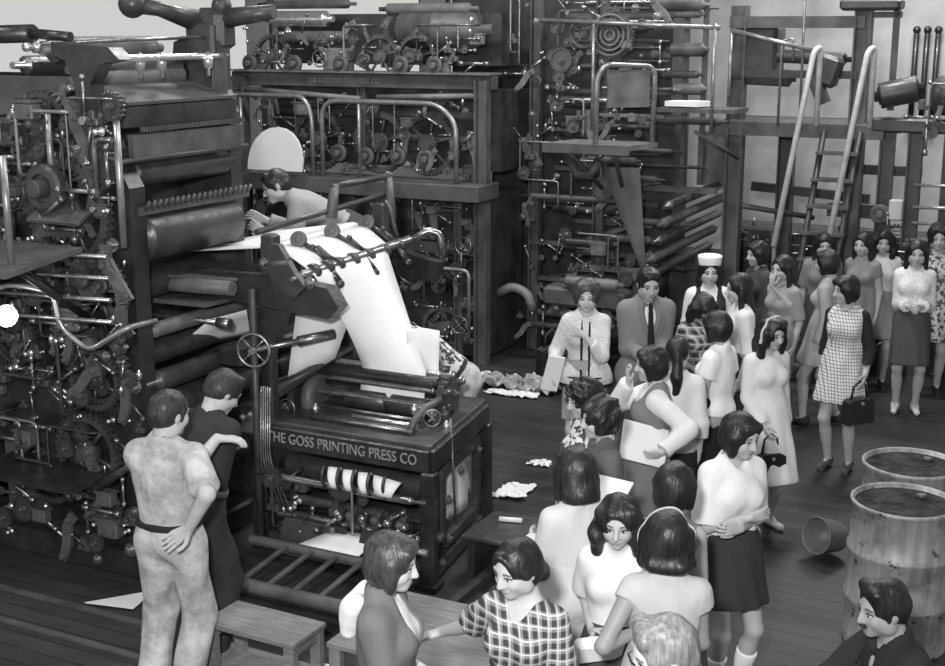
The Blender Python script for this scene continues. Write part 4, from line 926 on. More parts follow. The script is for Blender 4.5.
# back wall with a long row of industrial windows high up on its far half
WX = [(-19.4, -13.0), (-12.6, -9.8), (-9.4, -6.6)]
m = MB(); m.box((-8.9, 17.6, 1.35), (21.2, .2, 2.7)); m.box((-8.9, 17.6, 6.35), (21.2, .2, .9))
for a, b in ((-13.0, -12.6), (-9.8, -9.4), (-6.6, 1.7), (-19.6, -19.4)): m.box(((a+b)/2, 17.6, 4.3), (b-a, .2, 3.2))
x, y = XY(-8, 17.6); m.v = [(a+8, b-17.6, c) for a, b, c in m.v]; structure(m.build('wall_back', 'plaster', None, (x, y, 0), (0, 0, -GA)))
for i, (a, b) in enumerate(WX):
    x, y = XY((a+b)/2, 17.6); r_ = bpy.data.objects.new('window_%d' % (i+1), None); link(r_); r_.location = (x, y, 2.7); r_.rotation_euler = (0, 0, -GA); r_['kind'] = 'structure'
    L = b-a; m = MB()
    for z in (.03, 2.13, 3.17): m.box((0, 0, z), (L, .08, .06))
    for k in range(2): m.box((-L/2+.03+(L-.06)*k, 0, 1.6), (.05, .08, 3.2))
    m.build('window_frame', 'iron2', r_); MB().box((0, 0, 1.6), (L, .01, 3.2)).build('window_pane', 'glass', r_)

# ================================================================ BACK PRESS ROW
def colm(T, p, q, z0, z1, w=.12, mat='iron2', name='column'):
    T.part(name, MB().box((p, q, (z0+z1)/2), (w, .02, z1-z0)).box((p-w/2, q, (z0+z1)/2), (.02, w, z1-z0)).box((p+w/2, q, (z0+z1)/2), (.02, w, z1-z0)), mat)
T = Th('rotary_press', 'double-deck rotary press behind the folding machine with a big drum on its top deck', 'printing press', -7.6, 13.2)
BP = T; Q = 12.2
T.part('frame_plate', MB().box((-7.6, 12.75, .9), (3.0, .9, 1.75)), 'iron'); T.part('frame_plate', MB().box((-7.6, 12.9, 2.45), (3.1, .7, .85)), 'iron'); T.part('frame_plate', MB().box((-7.6, 13.0, 3.4), (2.9, .5, .55)), 'iron')
LB = T.part('beam', MB().box((-7.6, Q, 2.97), (3.3, .14, .15), ch=.01), 'iron2'); T.part('beam', MB().box((-7.6, Q, 3.06), (3.3, .3, .02)), 'iron3')
T.part('walkway_edge', MB().box((-7.6, Q-.15, 1.86), (3.3, .5, .17), ch=.01), 'iron2'); T.part('beam', MB().box((-7.0, Q, 1.22), (1.9, .1, .12)), 'iron2')
for p in (-9.1, -6.05): colm(T, p, Q-.1, 0, 3.0)
colm(T, -7.55, Q, 2.0, 2.95, .08); colm(T, -6.35, Q-.05, 0, 1.85, .07)
T.part('tie_rod', MB().cyl((-9.1, Q-.12, 2.86), (-7.5, Q-.12, 2.78), .03), 'iron3'); T.part('tie_rod', MB().cyl((-7.3, Q-.12, 2.80), (-6.1, Q-.12, 2.84), .03), 'iron3')
# top deck: drum, rollers and bearing row
m = MB(); m.lathe([(.06, -.1), (.06, 0), (.19, .01), (.2, .03), (.2, .42), (.206, .43), (.206, .46), (.2, .47), (.2, .9), (.15, .93), (.06, .94), (.06, 1.1)], (-7.25, 12.55, 3.5), ax='x', n=28); T.part('ink_drum', m, 'iron2')
T.part('drum_yoke', MB().lathe([(.13, 0), (.15, .04), (.13, .1)], (-7.42, 12.5, 3.5), ax='x', n=20).box((-7.4, 12.5, 3.3), (.12, .12, .4)), 'iron2')
for p0, p1, z, r, mt in ((-9.0, -8.1, 3.62, .09, 'bright'), (-9.0, -7.9, 3.42, .07, 'greyroll'), (-9.1, -7.8, 3.78, .05, 'iron2'), (-7.5, -6.3, 3.72, .06, 'greyroll')): roller(T, 'roller', (p0, 12.5, z), (p1, 12.5, z), r, mt)
for p in (-8.95, -8.35, -7.75, -7.0, -6.6): T.rep(PZ['hubd'], 'bearing_cap', p, Q-.1, 3.14, (0, 0, 0), .95)
for p in (-8.75, -7.35, -6.9): T.rep(PZ['g2'], 'gear', p, Q+.05, 3.22)
T.rep(PZ['wheel'], 'handwheel', -8.0, Q-.15, 3.2, (0, 0, 0), .8); T.part('gear_case', MB().box((-7.85, Q, 3.18), (.3, .2, .26), ch=.02).box((-7.85, Q-.11, 3.18), (.16, .02, .18)), 'iron3')
face(T, -9.1, -6.1, 3.1, 3.55, Q+.08, 21, 1.6, False)
# middle deck
for i, p in enumerate((-8.35, -7.85, -7.5, -7.1, -6.75)): T.rep(PZ['hubd'], 'bearing_cap', p, Q-.02, 2.16+.02*(i % 2), (0, 0, 0), 1.0)
for i, p in enumerate((-7.4, -6.8, -8.2)): T.rep(PZ['g3'], 'gear', p, Q+.1, 2.3)
face(T, -9.0, -6.15, 2.0, 2.8, Q+.12, 22, 1.3, False)
for z in (2.35, 2.6): T.part('roller', MB().cyl((-9.0, Q+.3, z), (-6.2, Q+.3, z), .05), 'iron2')
# lower deck
face(T, -7.6, -6.12, .15, 1.75, Q+.05, 23, 1.5); face(T, -9.1, -7.7, .2, 1.75, Q+.05, 24, .9)
T.part('guard_pipe', pipe([(-7.0, 11.85, .2), (-7.0, 11.85, 1.06), (-6.08, 11.85, 1.06), (-6.08, 11.85, .3)], .02, .08), 'pipe')
for p, z in ((-6.25, 1.28), (-6.3, .42), (-6.9, .3)): T.rep(PZ['wheel'], 'handwheel', p, Q-.15, z, (0, 0, 0), .85)
T = Th('handrail', 'bent pipe handrail loop on the press walkway above the big white paper curl', 'handrail', -8.6, 11.95, 1.94)
T.part('rail', pipe([(-9.2, 11.95, 1.95), (-9.2, 11.95, 2.80), (-8.15, 11.95, 2.80), (-8.05, 11.95, 2.6), (-8.05, 11.95, 1.95)], .028, .18), 'pipe'); T.part('rail_post', MB().cyl((-9.0, 11.95, 1.95), (-9.0, 11.95, 2.78), .02), 'pipe')
T = Th('handrail', 'long pipe handrail with rounded end along the middle deck beside the white curl', 'handrail', -7.2, 11.95, 1.94)
T.part('rail', pipe([(-7.92, 11.95, 1.95), (-7.92, 11.95, 2.76), (-6.5, 11.95, 2.76), (-6.28, 11.95, 2.58), (-6.28, 11.95, 1.95)], .028, .2), 'pipe'); T.part('rail_post', MB().cyl((-7.45, 11.95, 1.95), (-7.45, 11.95, 2.76), .02), 'pipe')
put(me, 'maker_lettering', LB, (-7.75, Q-.075, 2.965), (PI/2, 0, 0), (sc_*.8, .8, 1))
# white curl of paper hanging over the walkway edge
rows = []
for i in range(13):
    a = -.15+i*(PI+.3)/12; r = 1.0
    rows.append([(-8.36-.36*math.cos(a)+.05*math.sin(a), 11.70+v*.1, 2.06+.42*max(0, math.sin(a))**.9+(-.05 if i in (0, 12) else 0)) for v in (0, 1)])
top = [r[0] for r in rows]; m = MB(); m.poly([(q[0], q[2]) for q in top], .03, 'y', 11.68)
one('paper_curl', 'large white rounded curl of paper standing on the press walkway behind the bending man', 'paper', m, 'paper', -8.36, 11.68, 2.0)

# recessed press bay
T = Th('rotary_press', 'deep dark press bay of crossing bars and rollers behind the small railed platform', 'printing press', -4.8, 13.6)
T.part('frame_plate', MB().box((-5.6, 13.9, 1.3), (2.2, .5, 2.6)), 'iron'); T.part('frame_plate', MB().box((-5.95, 14.0, 3.45), (2.7, .4, 1.7)), 'iron'); T.part('frame_plate', MB().box((-4.2, 13.9, .55), (.7, .5, 1.1)), 'iron')
for p in (-5.85, -5.1): colm(T, p, 13.0, 0, 3.9, .1)
rr_ = random.Random(31)
for i in range(54):
    z = .3+i*.067; a = -5.97+rr_.uniform(0, 1.0); b = a+rr_.uniform(.5, 1.3); q = rr_.uniform(12.6, 13.5)
    if i % 3 == 2: T.part('cross_bar', MB().box(((a+b)/2, q, z), (b-a, .05, rr_.uniform(.03, .08))), rr_.choice(('iron2', 'iron3')))
    else: roller(T, 'roller', (a, q, z), (b, q, z), rr_.uniform(.014, .042), rr_.choice(('iron', 'iron2', 'iron', 'iron2', 'steel')))
for i in range(9):
    z = .5+i*.17; T.part('cross_bar', MB().box((-5.5+.09*i, 13.1, z), (.5, .03, .05), ry=-.35), 'iron3')
for p, z, k, s_ in ((-4.85, 3.45, 'g3', .7), (-5.15, 3.48, 'g2', .7), (-5.4, 3.2, 'g1', .8), (-4.9, 1.9, 'g1', .8)): T.rep(PZ[k], 'gear', p, 12.62, z, (0, 0, 0), s_)
m = MB()
for R_ in (.05, .1, .15, .2): m.ring((-4.85, 12.55, 3.45), R_, .012, 'y', 30, 6)
T.part('ring_dial', m, 'iron3')
face(T, -5.9, -4.4, .2, 1.4, 12.85, 33, 1.1, False); face(T, -5.9, -4.5, 1.5, 2.8, 12.85, 34, 1.1, False); face(T, -6.0, -4.3, 2.9, 3.9, 12.8, 35, 1.0, False)
for z, a, b, r, mt in ((3.75, -4.7, -4.05, .05, 'iron3'), (3.66, -4.6, -4.1, .04, 'greyroll'), (3.3, -4.5, -4.05, .07, 'iron2'), (3.05, -4.6, -4.1, .04, 'iron2'), (2.9, -4.45, -4.05, .06, 'iron3')): roller(T, 'roller', (a, 13.3, z), (b, 13.3, z), r, mt)
for p in (-4.3, -4.1): T.part('upright', MB().box((p, 13.35, 2.9), (.05, .05, 1.9)), 'iron2')
for i in range(5): roller(T, 'roller', (-4.35+.02*i, 12.3+.1*i, 1.05+.17*i), (-4.2+.02*i, 14.2+.1*i, 1.15+.17*i), .05, ('steel', 'iron3')[i % 2])
roller(T, 'roller', (-5.2, 12.2, .98), (-4.5, 12.2, .98), .055, 'iron3'); T.part('cover_plate', MB().box((-4.95, 12.35, .8), (.9, .3, .2), ch=.03), 'iron2'); T.part('bent_hose', pipe([(-5.95, 12.3, .75), (-5.8, 12.3, .85), (-5.6, 12.3, .78), (-5.55, 12.3, .6)], .05, .1), 'iron3')
T.part('side_panel', MB().box((-4.15, 14.2, 2.1), (.5, .02, .6)), 'iron4')
T = Th('railed_platform', 'small overhanging operator platform with pipe rail above the hanging canvas strip', 'platform', -4.75, 12.0, 2.3)
T.part('deck', MB().poly([(-5.2, 11.75), (-4.32, 11.75), (-4.22, 12.3), (-5.1, 12.3)], .05, 'z', 2.4), 'iron3'); T.part('deck_edge', MB().box((-4.76, 11.74, 2.38), (.9, .03, .09)), 'iron2')
T.part('rail', pipe([(-4.68, 11.8, 2.42), (-4.68, 11.8, 3.06), (-4.6, 11.82, 3.18), (-4.3, 12.2, 3.16), (-4.26, 12.25, 3.1), (-4.26, 12.25, 2.42)], .028, .09), 'pipe'); T.part('rail_panel', MB().box((-4.45, 12.05, 2.95), (.45, .02, .36), rz=.8), 'iron3')
T.part('bracket', MB().tube([(-5.0, 11.8, 2.38), (-4.8, 12.3, 1.95)], .025), 'iron2'); T.part('bracket', MB().tube([(-4.5, 11.8, 2.38), (-4.6, 12.4, 1.9)], .025), 'iron2')
T.part('hanger', MB().tube([(-5.05, 12.0, 2.3), (-4.95, 12.0, 2.1), (-4.8, 12.0, 2.1), (-4.72, 12.0, 2.25)], .05), 'iron2')
m = MB()
R0 = grid((-4.78, 12.25, 2.16), (-4.42, 12.35, 2.16), (-4.30, 12.3, 1.12), (-4.34, 12.28, 1.12), 6, 4); n = 4
vs = [Vector(x) for r in R0 for x in r]; m.add(vs, [(i*n+j, i*n+j+1, (i+1)*n+j+1, (i+1)*n+j) for i in range(5) for j in range(3)], True)
o = one('canvas_strip', 'wide tapering canvas strip hanging below the small railed platform', 'belt', m, 'canvas', -4.6, 12.3, 1.1); md = o.modifiers.new('t', 'SOLIDIFY'); md.thickness = .015
T = Th('handrail', 'thin straight pipe rail running across the top of the press bay', 'handrail', -4.6, 12.5, 2.5)
T.part('rail', MB().cyl((-5.6, 12.5, 3.6), (-3.7, 12.5, 3.52), .022), 'pipe')
for p in (-5.0, -3.75): T.part('rail_post', MB().cyl((p, 12.5, 2.5), (p, 12.5, 3.56), .018), 'pipe')

# raised steel deck with columns, upper machine and steep ladder
T = Th('steel_gantry', 'raised steel deck on columns carrying a half-stripped machine frame beside the ladder', 'gantry', -3.2, 13.8)
T.part('deck', MB().box((-3.15, 14.0, 2.54), (1.75, 1.0, .05)), 'iron2'); T.part('deck_beam', MB().box((-3.15, 13.5, 2.5), (1.75, .08, .14)), 'iron2'); T.part('deck_beam', MB().box((-3.15, 14.5, 2.5), (1.75, .08, .14)), 'iron2')
for p, q, z in ((-3.78, 13.5, 2.5), (-3.45, 14.4, 2.5), (-2.62, 13.9, 3.75), (-3.9, 13.9, 3.75)): colm(T, p, q, 0, z, .15)
T.part('top_beam', MB().box((-3.3, 13.9, 3.58), (1.4, .1, .12)), 'iron2'); T.part('top_beam', MB().box((-3.3, 13.9, 3.05), (1.3, .1, .08)), 'iron'); T.part('top_beam', MB().box((-2.55, 13.9, 3.75), (.6, .3, .12), ch=.03), 'iron')
T.part('upper_frame', MB().box((-3.75, 14.1, 3.3), (.5, .4, .5), ch=.04), 'iron'); roller(T, 'roller', (-3.9, 14.0, 3.25), (-2.7, 14.0, 3.2), .07, 'rubber'); roller(T, 'roller', (-3.9, 14.0, 3.02), (-3.3, 14.0, 3.0), .09, 'iron2')
T.part('hoist_body', MB().box((-2.95, 13.8, 3.1), (.3, .2, .32), ch=.04, ry=.3), 'iron'); T.part('hoist_body', MB().box((-3.0, 13.75, 2.9), (.12, .16, .3), ry=-.4), 'iron'); T.part('upright', MB().box((-2.3, 13.9, 3.2), (.06, .06, 1.0)), 'iron'); T.part('upright', MB().box((-2.45, 13.9, 3.65), (.4, .06, .06)), 'iron')
T.part('cross_beam', MB().box((-3.2, 14.5, 1.75), (1.3, .08, .1), ry=.06), 'iron'); T.part('cross_beam', MB().box((-2.5, 14.3, 1.6), (.9, .08, .14)), 'iron2'); T.part('cross_beam', MB().box((-2.4, 14.3, 2.05), (.8, .08, .1)), 'iron')
T.part('brace', MB().tube([(-3.78, 13.5, 1.7), (-3.1, 14.3, 1.5)], .03), 'iron2'); T.part('brace', MB().tube([(-4.0, 12.8, 2.5), (-3.72, 13.4, 2.2)], .02), 'iron3')
T.part('thin_pipe', MB().cyl((-3.1, 13.4, 2.55), (-3.12, 13.4, 4.4), .014), 'pipe'); T.part('thin_pipe', pipe([(-3.32, 13.4, 2.55), (-3.32, 13.4, 3.4), (-3.2, 13.4, 3.42), (-3.2, 13.4, 3.2)], .014, .05), 'pipe')
T = Th('handrail', 'pipe guard rail crossing the front of the raised deck towards the ladder head', 'handrail', -3.4, 13.4, 2.56)
T.part('rail', MB().tube([(-3.85, 13.38, 3.5), (-3.0, 13.38, 3.3)], .022), 'pipe'); T.part('rail_post', MB().cyl((-3.84, 13.38, 2.56), (-3.84, 13.38, 3.5), .018), 'pipe')
T = Th('ladder', 'steep iron ladder with two long pale handrails climbing to the raised deck', 'ladder', -2.95, 13.0)
p0, p1 = -2.98, -2.62
for p in (p0, p1): T.part('stringer', MB().tube([(p-.05, 12.85, .02), (p+.12, 13.45, 2.5)], .035, 6), 'iron')
for i in range(9): t = (i+.7)/9.5; T.part('rung', MB().box(((p0+p1)/2-.05+.17*t, 12.85+.6*t, 2.5*t), (.42, .16, .03)), 'iron2')
for p, dp in ((p0-.08, 0), (p1+.08, 0)):
    h = T.part('grab_rail', pipe([(p-.08, 12.76, 1.40), (p+.10, 13.25, 3.3), (p+.14, 13.35, 3.34), (p+.14, 13.35, 2.56)], .03, .06), 'palepipe', label='long pale pipe handrail'); T.part('rail_post', MB().cyl((p-.075, 12.77, .45), (p-.075, 12.77, 1.45), .022), 'iron2')
# machine at the far right
T = Th('rotary_press', 'partly stripped dark press with bright rods at the row end past the ladder', 'printing press', -1.9, 13.8)
for p, z in ((-2.25, 2.6), (-1.98, 2.6), (-1.2, 2.9)): colm(T, p, 13.6, 0, z, .12, 'iron')
T.part('top_frame', MB().box((-1.8, 13.6, 2.58), (1.2, .3, .14), ch=.02), 'iron'); roller(T, 'roller', (-2.4, 13.5, 2.85), (-1.95, 13.6, 2.95), .13, 'rubber'); T.part('motor_housing', MB().lathe([(.1, 0), (.19, .05), (.2, .35), (.12, .42)], (-1.85, 13.5, 2.88), ax='x', n=20), 'iron')
T.part('frame_plate', MB().box((-1.2, 14.0, 1.3), (1.1, .3, 2.6)), 'iron')
for z in (1.45, 1.62, 1.78, 2.0): T.part('tie_rod', MB().cyl((-1.95, 13.5, z), (-1.1, 13.5, z+.02), .018), 'bright')
T.part('white_panel', MB().box((-1.45, 13.4, 2.3), (.12, .02, .4)), 'board'); T.part('fuse_box', MB().box((-2.1, 13.45, 1.75), (.13, .1, .2), ch=.01), 'plaster')
face(T, -1.95, -1.1, 2.4, 3.0, 13.45, 41, 1.6, False); face(T, -2.3, -1.1, .3, 1.5, 13.5, 42, 1.0); T.rep(PZ['hubd'], 'bearing_cap', -2.25, 13.45, 1.7)
for i in range(3): one('wall_pipe', ['thinnest of three upright dark pipes on the grey wall beside the deck', 'middle of three upright dark pipes on the grey wall', 'upright dark pipe on the grey wall next to the motor housing'][i], 'pipe', MB().cyl((-2.63+.13*i, 17.42, 2.3), (-2.63+.13*i, 17.42, 3.5-.02*i), .035).sph((-2.63+.13*i, 17.42, 3.5), .05), 'iron', -2.63+.13*i, 17.42, 2.3, 'upright wall pipes')
T = Th('machine_base', 'low dark press base with rods standing under the raised deck behind the line of women', 'machine', -2.9, 15.2)
T.part('bed', MB().box((-3.2, 15.6, .6), (2.4, .6, 1.2), ch=.03), 'iron'); face(T, -4.2, -2.1, .3, 1.3, 15.25, 51, .8)
one('paper_pile', 'white crumpled papers lying on the press bay shelf near the small railed platform', 'paper', MB().poly([(-4.3, 12.7), (-3.95, 12.65), (-3.85, 12.9), (-4.05, 12.95), (-4.25, 12.9)], .05, 'z', 2.78), 'paper', -4.1, 12.8, 2.75)
one('shelf_plate', 'long dark shelf plate at the height of the railed platform carrying white papers', 'shelf', MB().box((-3.95, 12.85, 2.72), (.8, .5, .04)), 'iron2', -3.95, 12.85, 2.7)

# far machines take paler irons: the haze of distance put into their colour
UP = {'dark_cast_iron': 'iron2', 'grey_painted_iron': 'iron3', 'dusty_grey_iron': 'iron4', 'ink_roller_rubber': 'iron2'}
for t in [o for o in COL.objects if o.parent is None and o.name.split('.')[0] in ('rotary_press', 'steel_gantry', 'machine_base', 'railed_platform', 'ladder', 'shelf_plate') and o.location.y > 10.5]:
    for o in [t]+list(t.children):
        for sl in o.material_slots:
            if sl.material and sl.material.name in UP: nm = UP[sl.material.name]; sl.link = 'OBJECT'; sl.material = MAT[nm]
# ================================================================ PROPS ON THE FLOOR
def pt(p, q, z): x, y = XY(p, q); return (x, y, z)
def stool(label, p, q, L, Wd, H_, rz, name='step_stool', z=0., cat='stool'):
    x, y = XY(p, q); r_ = thing(name, label, cat, (x, y, z), -GA+rz)
    MB().box((0, 0, H_-.015), (L, Wd, .03), ch=.004).build('seat', 'wood', r_)
    for a in (-1, 1):
        for b in (-1, 1): MB().box((a*(L/2-.04), b*(Wd/2-.035), (H_-.03)/2), (.065, .04, H_-.03)).build('leg', 'wood', r_)
        MB().box((a*(L/2-.04), 0, H_-.065), (.03, Wd-.08, .06)).build('apron', 'wood', r_)
    return r_
stool('worn wooden stool standing beside the dark-trousered workman', -3.95, 5.27, .60, .31, .285, -.02, z=.1)
x, y = XY(-4.05, 5.27); r_ = thing('wooden_step', 'low pale wooden step lying flat under the stool', 'step', (x, y, 0), -GA-.02); MB().box((0, 0, .0875), (.84, .36, .025), ch=.004).build('tread', 'wood', r_)
for a in (-.35, .35): MB().box((a, 0, .0375), (.05, .34, .075)).build('bearer', 'wood', r_)
r_ = stool('low pale wooden table behind the outstretched arm of the plaid girl', -2.98, 5.53, 1.0, .74, .42, -.0, 'low_table', cat='table')
def flat_paper(label, p, q, pts, z=.004, th=.004, crumple=0., seed=1):
    r = random.Random(seed); m = MB()
    if not crumple: m.poly([(p+a, q+b) for a, b in pts], th, 'z', z)
    else:
        n = 10; vs = []; 
        for i in range(n):
            for j in range(n): a = lerp(lerp((*pts[0], 0), (*pts[1], 0), j/(n-1)), lerp((*pts[3], 0), (*pts[2], 0), j/(n-1)), i/(n-1)); vs.append((p+a[0]+r.uniform(-.02, .02), q+a[1]+r.uniform(-.02, .02), z+r.uniform(0, crumple)))
        m.add(vs, [(i*n+j, i*n+j+1, (i+1)*n+j+1, (i+1)*n+j) for i in range(n-1) for j in range(n-1)])
    o = one('paper_scrap', label, 'paper', m, 'waste' if crumple > .1 else 'paper', p, q, z-.003)
    if crumple: md = o.modifiers.new('t', 'SOLIDIFY'); md.thickness = .004
    return o
flat_paper('pale paper triangle lying on the dark floor by the light-shirted workman', -5.42, 5.72, [(-.15, -.12), (.18, -.05), (.12, .22)], .02, .006)
flat_paper('white paper lying on the floor between the stool and the bob-haired girl', -3.86, 5.58, [(-.1, -.12), (.22, -.02), (.2, .06), (.02, .05)])
flat_paper('torn white paper on the floor near the dark step plate', -4.06, 8.6, [(-.12, -.15), (.15, -.1), (.12, .22), (-.08, .2)], .006, .004, .04, 3)
flat_paper('small white scrap lying farther out on the boards from the step plate', -4.15, 9.35, [(-.08, -.05), (.1, -.04), (.08, .06), (-.06, .05)], .006, .004, .03, 4)
r = random.Random(5)
for i, (dp, dq, sz, lb) in enumerate(((-.35, .0, .22, 'greyish crumpled paper at the heap end nearest the folder'), (-.12, .12, .26, 'largest crumpled white paper in the middle of the floor heap'), (.1, .0, .2, 'crumpled paper in the heap at the tweed-suited woman\'s feet'), (.0, -.18, .16, 'flat white paper strip lying before the crumpled heap'), (-.25, -.2, .14, 'small torn paper lying before the end of the heap'), (.18, .22, .2, 'crumpled paper at the back of the heap near the press'), (-.75, .35, .1, 'lone white scrap lying at the foot of the press column'))):
    flat_paper(lb, -5.12+dp, 11.35+dq, [(-sz, -sz*.6), (sz, -sz*.5), (sz*.8, sz*.6), (-sz*.9, sz*.5)], .01, .004, .13 if i in (0, 1, 2, 5) else .03, 10+i)['group'] = 'waste papers on the floor'
for i, (a, b) in enumerate((((-6.9, 5.25), (-4.75, 5.18)), ((-6.6, 5.62), (-5.0, 5.5)))):
    one('floor_rail', ['pale worn metal strip set in the floor nearest the gallery', 'pale worn metal strip in the floor nearer the tall press'][i], 'floor strip', MB().box(((a[0]+b[0])/2, (a[1]+b[1])/2, .006), (b[0]-a[0], .045, .012)), 'iron3', a[0], a[1], 0)
def drum(label, p, q, H_=.88, R_=.29):
    x, y = XY(p, q); r_ = thing('steel_drum', label, 'drum', (x, y, 0), 0.4)
    pr = [(R_-.012, 0), (R_+.004, .004), (R_+.006, .02), (R_, .03)]
    for z in (.3, .6): pr += [(R_, H_*z/.9-.03), (R_+.014, H_*z/.9-.008), (R_+.014, H_*z/.9+.008), (R_, H_*z/.9+.03)]
    for z in (.12, .2, .72, .8): pr += []
    pr += [(R_, H_-.03), (R_+.008, H_-.022), (R_+.01, H_-.004), (R_+.002, H_), (R_-.012, H_-.004), (R_-.016, H_-.03)]
    MB().lathe(pr, (0, 0, 0), n=40).build('body', 'drum', r_); MB().lathe([(R_-.005, H_-.045), (R_-.005, H_-.028)], (0, 0, 0), n=36).build('lid', 'grease', r_); MB().lathe([(.03, 0), (.03, .018), (.02, .02)], (.17, .05, H_-.03), n=14).build('bung', 'iron3', r_)
    return r_
drum('large dented pale steel drum beside the crouching moustached man', -.99, 7.40); drum('pale steel drum with oily lid standing behind the large front drum', -1.05, 8.05, .9)
x, y = 2.50, 8.36; r_ = thing('bucket', 'tipped metal bucket with pale rim hanging against the large front drum', 'bucket', (x, y, 0)); B_ = MB().lathe([(.10, 0), (.105, .01), (.125, .2), (.132, .21), (.125, .215), (.118, .2), (.098, .02), (.001, .018)], (0, 0, 0), n=26, cap=False)
Mt = Matrix.Translation((0, 0, .122)) @ Matrix.Rotation(1.35, 4, Vector((.5, -.85, 0))); B_.v = [tuple(Mt @ Vector(v)) for v in B_.v]; B_.build('pail', 'greyroll', r_)
# ================================================================ PEOPLE (placed where their heads are seen from the gallery)
_c, _s = math.cos(math.atan(303/1300)), math.sin(math.atan(303/1300))
def at(u, v, z):
    a, b = (u-472.5)/1300, (v-333)/1300; dx, dy, dz = a, _c-b*_s, -_s-b*_c; t = (z-3.5)/dz; return dx*t, dy*t
def P(label, u, v, h, az, **k):
    x, y = k.pop('xy', None) or at(u, v, h+.02); dx, dy = k.pop('d', (0, 0)); return person(label, x+dx, y+dy, math.radians(az), h, **k)
def Wd(u, v, z): x, y = at(u, v, z); return ('w', x, y, z)
R2 = math.radians
WH, LG, MG, DG, BK = .72, .42, .17, .055, .018
# workmen
w1 = P('workman seen from behind in pale stained short-sleeved shirt, hand on his back', 165, 388, 1.72, 14, sex='m', hair='crew', hcol=.03, near=True, hyaw=-.45, hpitch=.18, top=dict(c=.50, sl=.42, hem=1.0, mat='dirty', name='shirt', loose=.016), trousers=dict(c=.50, mat='dirty', top=1.03), belt=.02,
       hands=((.13, .31, 1.37), (.19, -.17, 1.06)), eh=((), (.75, -.75, 0)), hdir=(((.9, .3, -.05), (0, 0, -1)), ((-.6, -.1, -.45), (0, -1, 0))), fat=1.0, d=(-.01, 0), legs=((-.15, -.01, .085), (.04, -.01, .085)))
P('workman in dark shirt and dark trousers stooping towards the folding machine', 222, 362, 1.70, 38, sex='m', hair='short', hcol=.03, near=True, lean=.26, hyaw=-.25, hpitch=.45, top=dict(c=.035, sl=.5, hem=1.0, name='shirt', loose=.016), trousers=dict(c=.032), belt=.12, d=(-.15, -.12),
       hands=((-.20, .2, 1.02), (-.16, .22, .98)))
P('man in grey work shirt bending far over the paper web from the catwalk', 0, 0, 1.78, 268, xy=(-1.02, 10.11), z=1.0, sex='m', hair='short', hcol=.02, near=True, lean=1.08, hpitch=-.45, hyaw=.2, skin=.5, top=dict(c=.36, sl=.95, hem=1.0, name='shirt', loose=.016), trousers=dict(c=.06), glasses=True,
       hands=((-.18, .55, .95), (.2, .6, .98)), hipy=-.1)
P('stooping man in pale patterned shirt holding the paper end behind the folder', 0, 0, 1.68, 262, xy=(-.13, 9.6), sex='m', hair='short', hcol=.015, near=True, lean=.85, hpitch=.35, top=dict(c=.72, sl=.95, hem=1.0, mat='print', name='shirt', loose=.02), trousers=dict(c=.55, mat='dirty'), belt=.03,
       hands=((-.02, .55, 1.05), (.2, .5, 1.12)), hipy=-.08)
# front group
P('bob-haired girl in grey short-sleeved jacket over white blouse, seen in profile at the table', 385, 530, 1.60, 98, hair='bob', hcol=.045, near=True, hyaw=-.05, hpitch=.2, skin=.52, top=dict(c=WH, sl=0, hem=.95), jacket=dict(c=.16, sl=.36, v=.11, wid=.05, vlow=1.05, hem=.85), hood=.75, skirt=dict(c=DG, hem=.55), hands=((-.1, .22, 1.0), (.08, .25, .98)))
P('girl in plaid dress with centre-parted dark hair reaching her arm across the low table', 524, 533, 1.60, 212, hair='parted', hcol=.012, near=True, hpitch=.28, hyaw=-.3, skin=.47, dress=dict(c=.3, mat='plaid', sl=.42, hem=.55, loose=.02, neck=.085, low=.05), hands=((), Wd(437, 634, .98)), hdir=(None, ((.8, .6, -.25), (0, 0, -1))), curl=(.5, .35), eh=((), (0, -.1, -1)))
P('girl in long pale coat with straight dark bob, her back to the gallery', 578, 446, 1.60, 338, hair='straight', hcol=.018, near=True, hpitch=.2, dress=dict(c=.60, sl=1.0, hem=.40, loose=.02, rx=.19, ry=.17, g=.014), hands=((-.1, .3, 1.12), (.14, .32, 1.16)))
w8 = P('girl with wavy shoulder-length hair in white blouse looking down at a pale purse', 620, 493, 1.52, 196, hair='wavy', hcol=.015, near=True, hpitch=.2, hyaw=.05, skin=.46, top=dict(c=.72, sl=.4, hem=.95, loose=.02), skirt=dict(c=DG, hem=.58), hands=(Wd(612, 632, .92), Wd(592, 630, .92)), curl=(.7, .7))
w9 = P('girl with headband and curled-under dark hair in sleeveless grey dress, back turned', 668, 511, 1.60, 8, hair='flip', hcol=.014, near=True, hpitch=.15, skin=.29, headband=.45, dress=dict(c=.46, sl=.12, hem=.55), hands=(Wd(640, 630, 1.08), (.12, .3, 1.05)), eh=((-.1, -.1, -1), ()))
P('grey-haired man in spectacles and pale shirt at the lower edge of the crowd', 676, 611, 1.70, 262, sex='m', hair='slick', hcol=.20, near=True, hpitch=.3, glasses=True, skin=.58, top=dict(c=.6, sl=1, name='shirt'), trousers=dict(c=.1), jacket=dict(c=.2))
P('dark-haired girl in sleeveless grey dress hemmed in behind the headband girl', 658, 462, 1.58, 24, hair='bob', hcol=.014, near=True, skin=.36, dress=dict(c=.2, sl=0, hem=.55), hpitch=.2, d=(.07, 0))
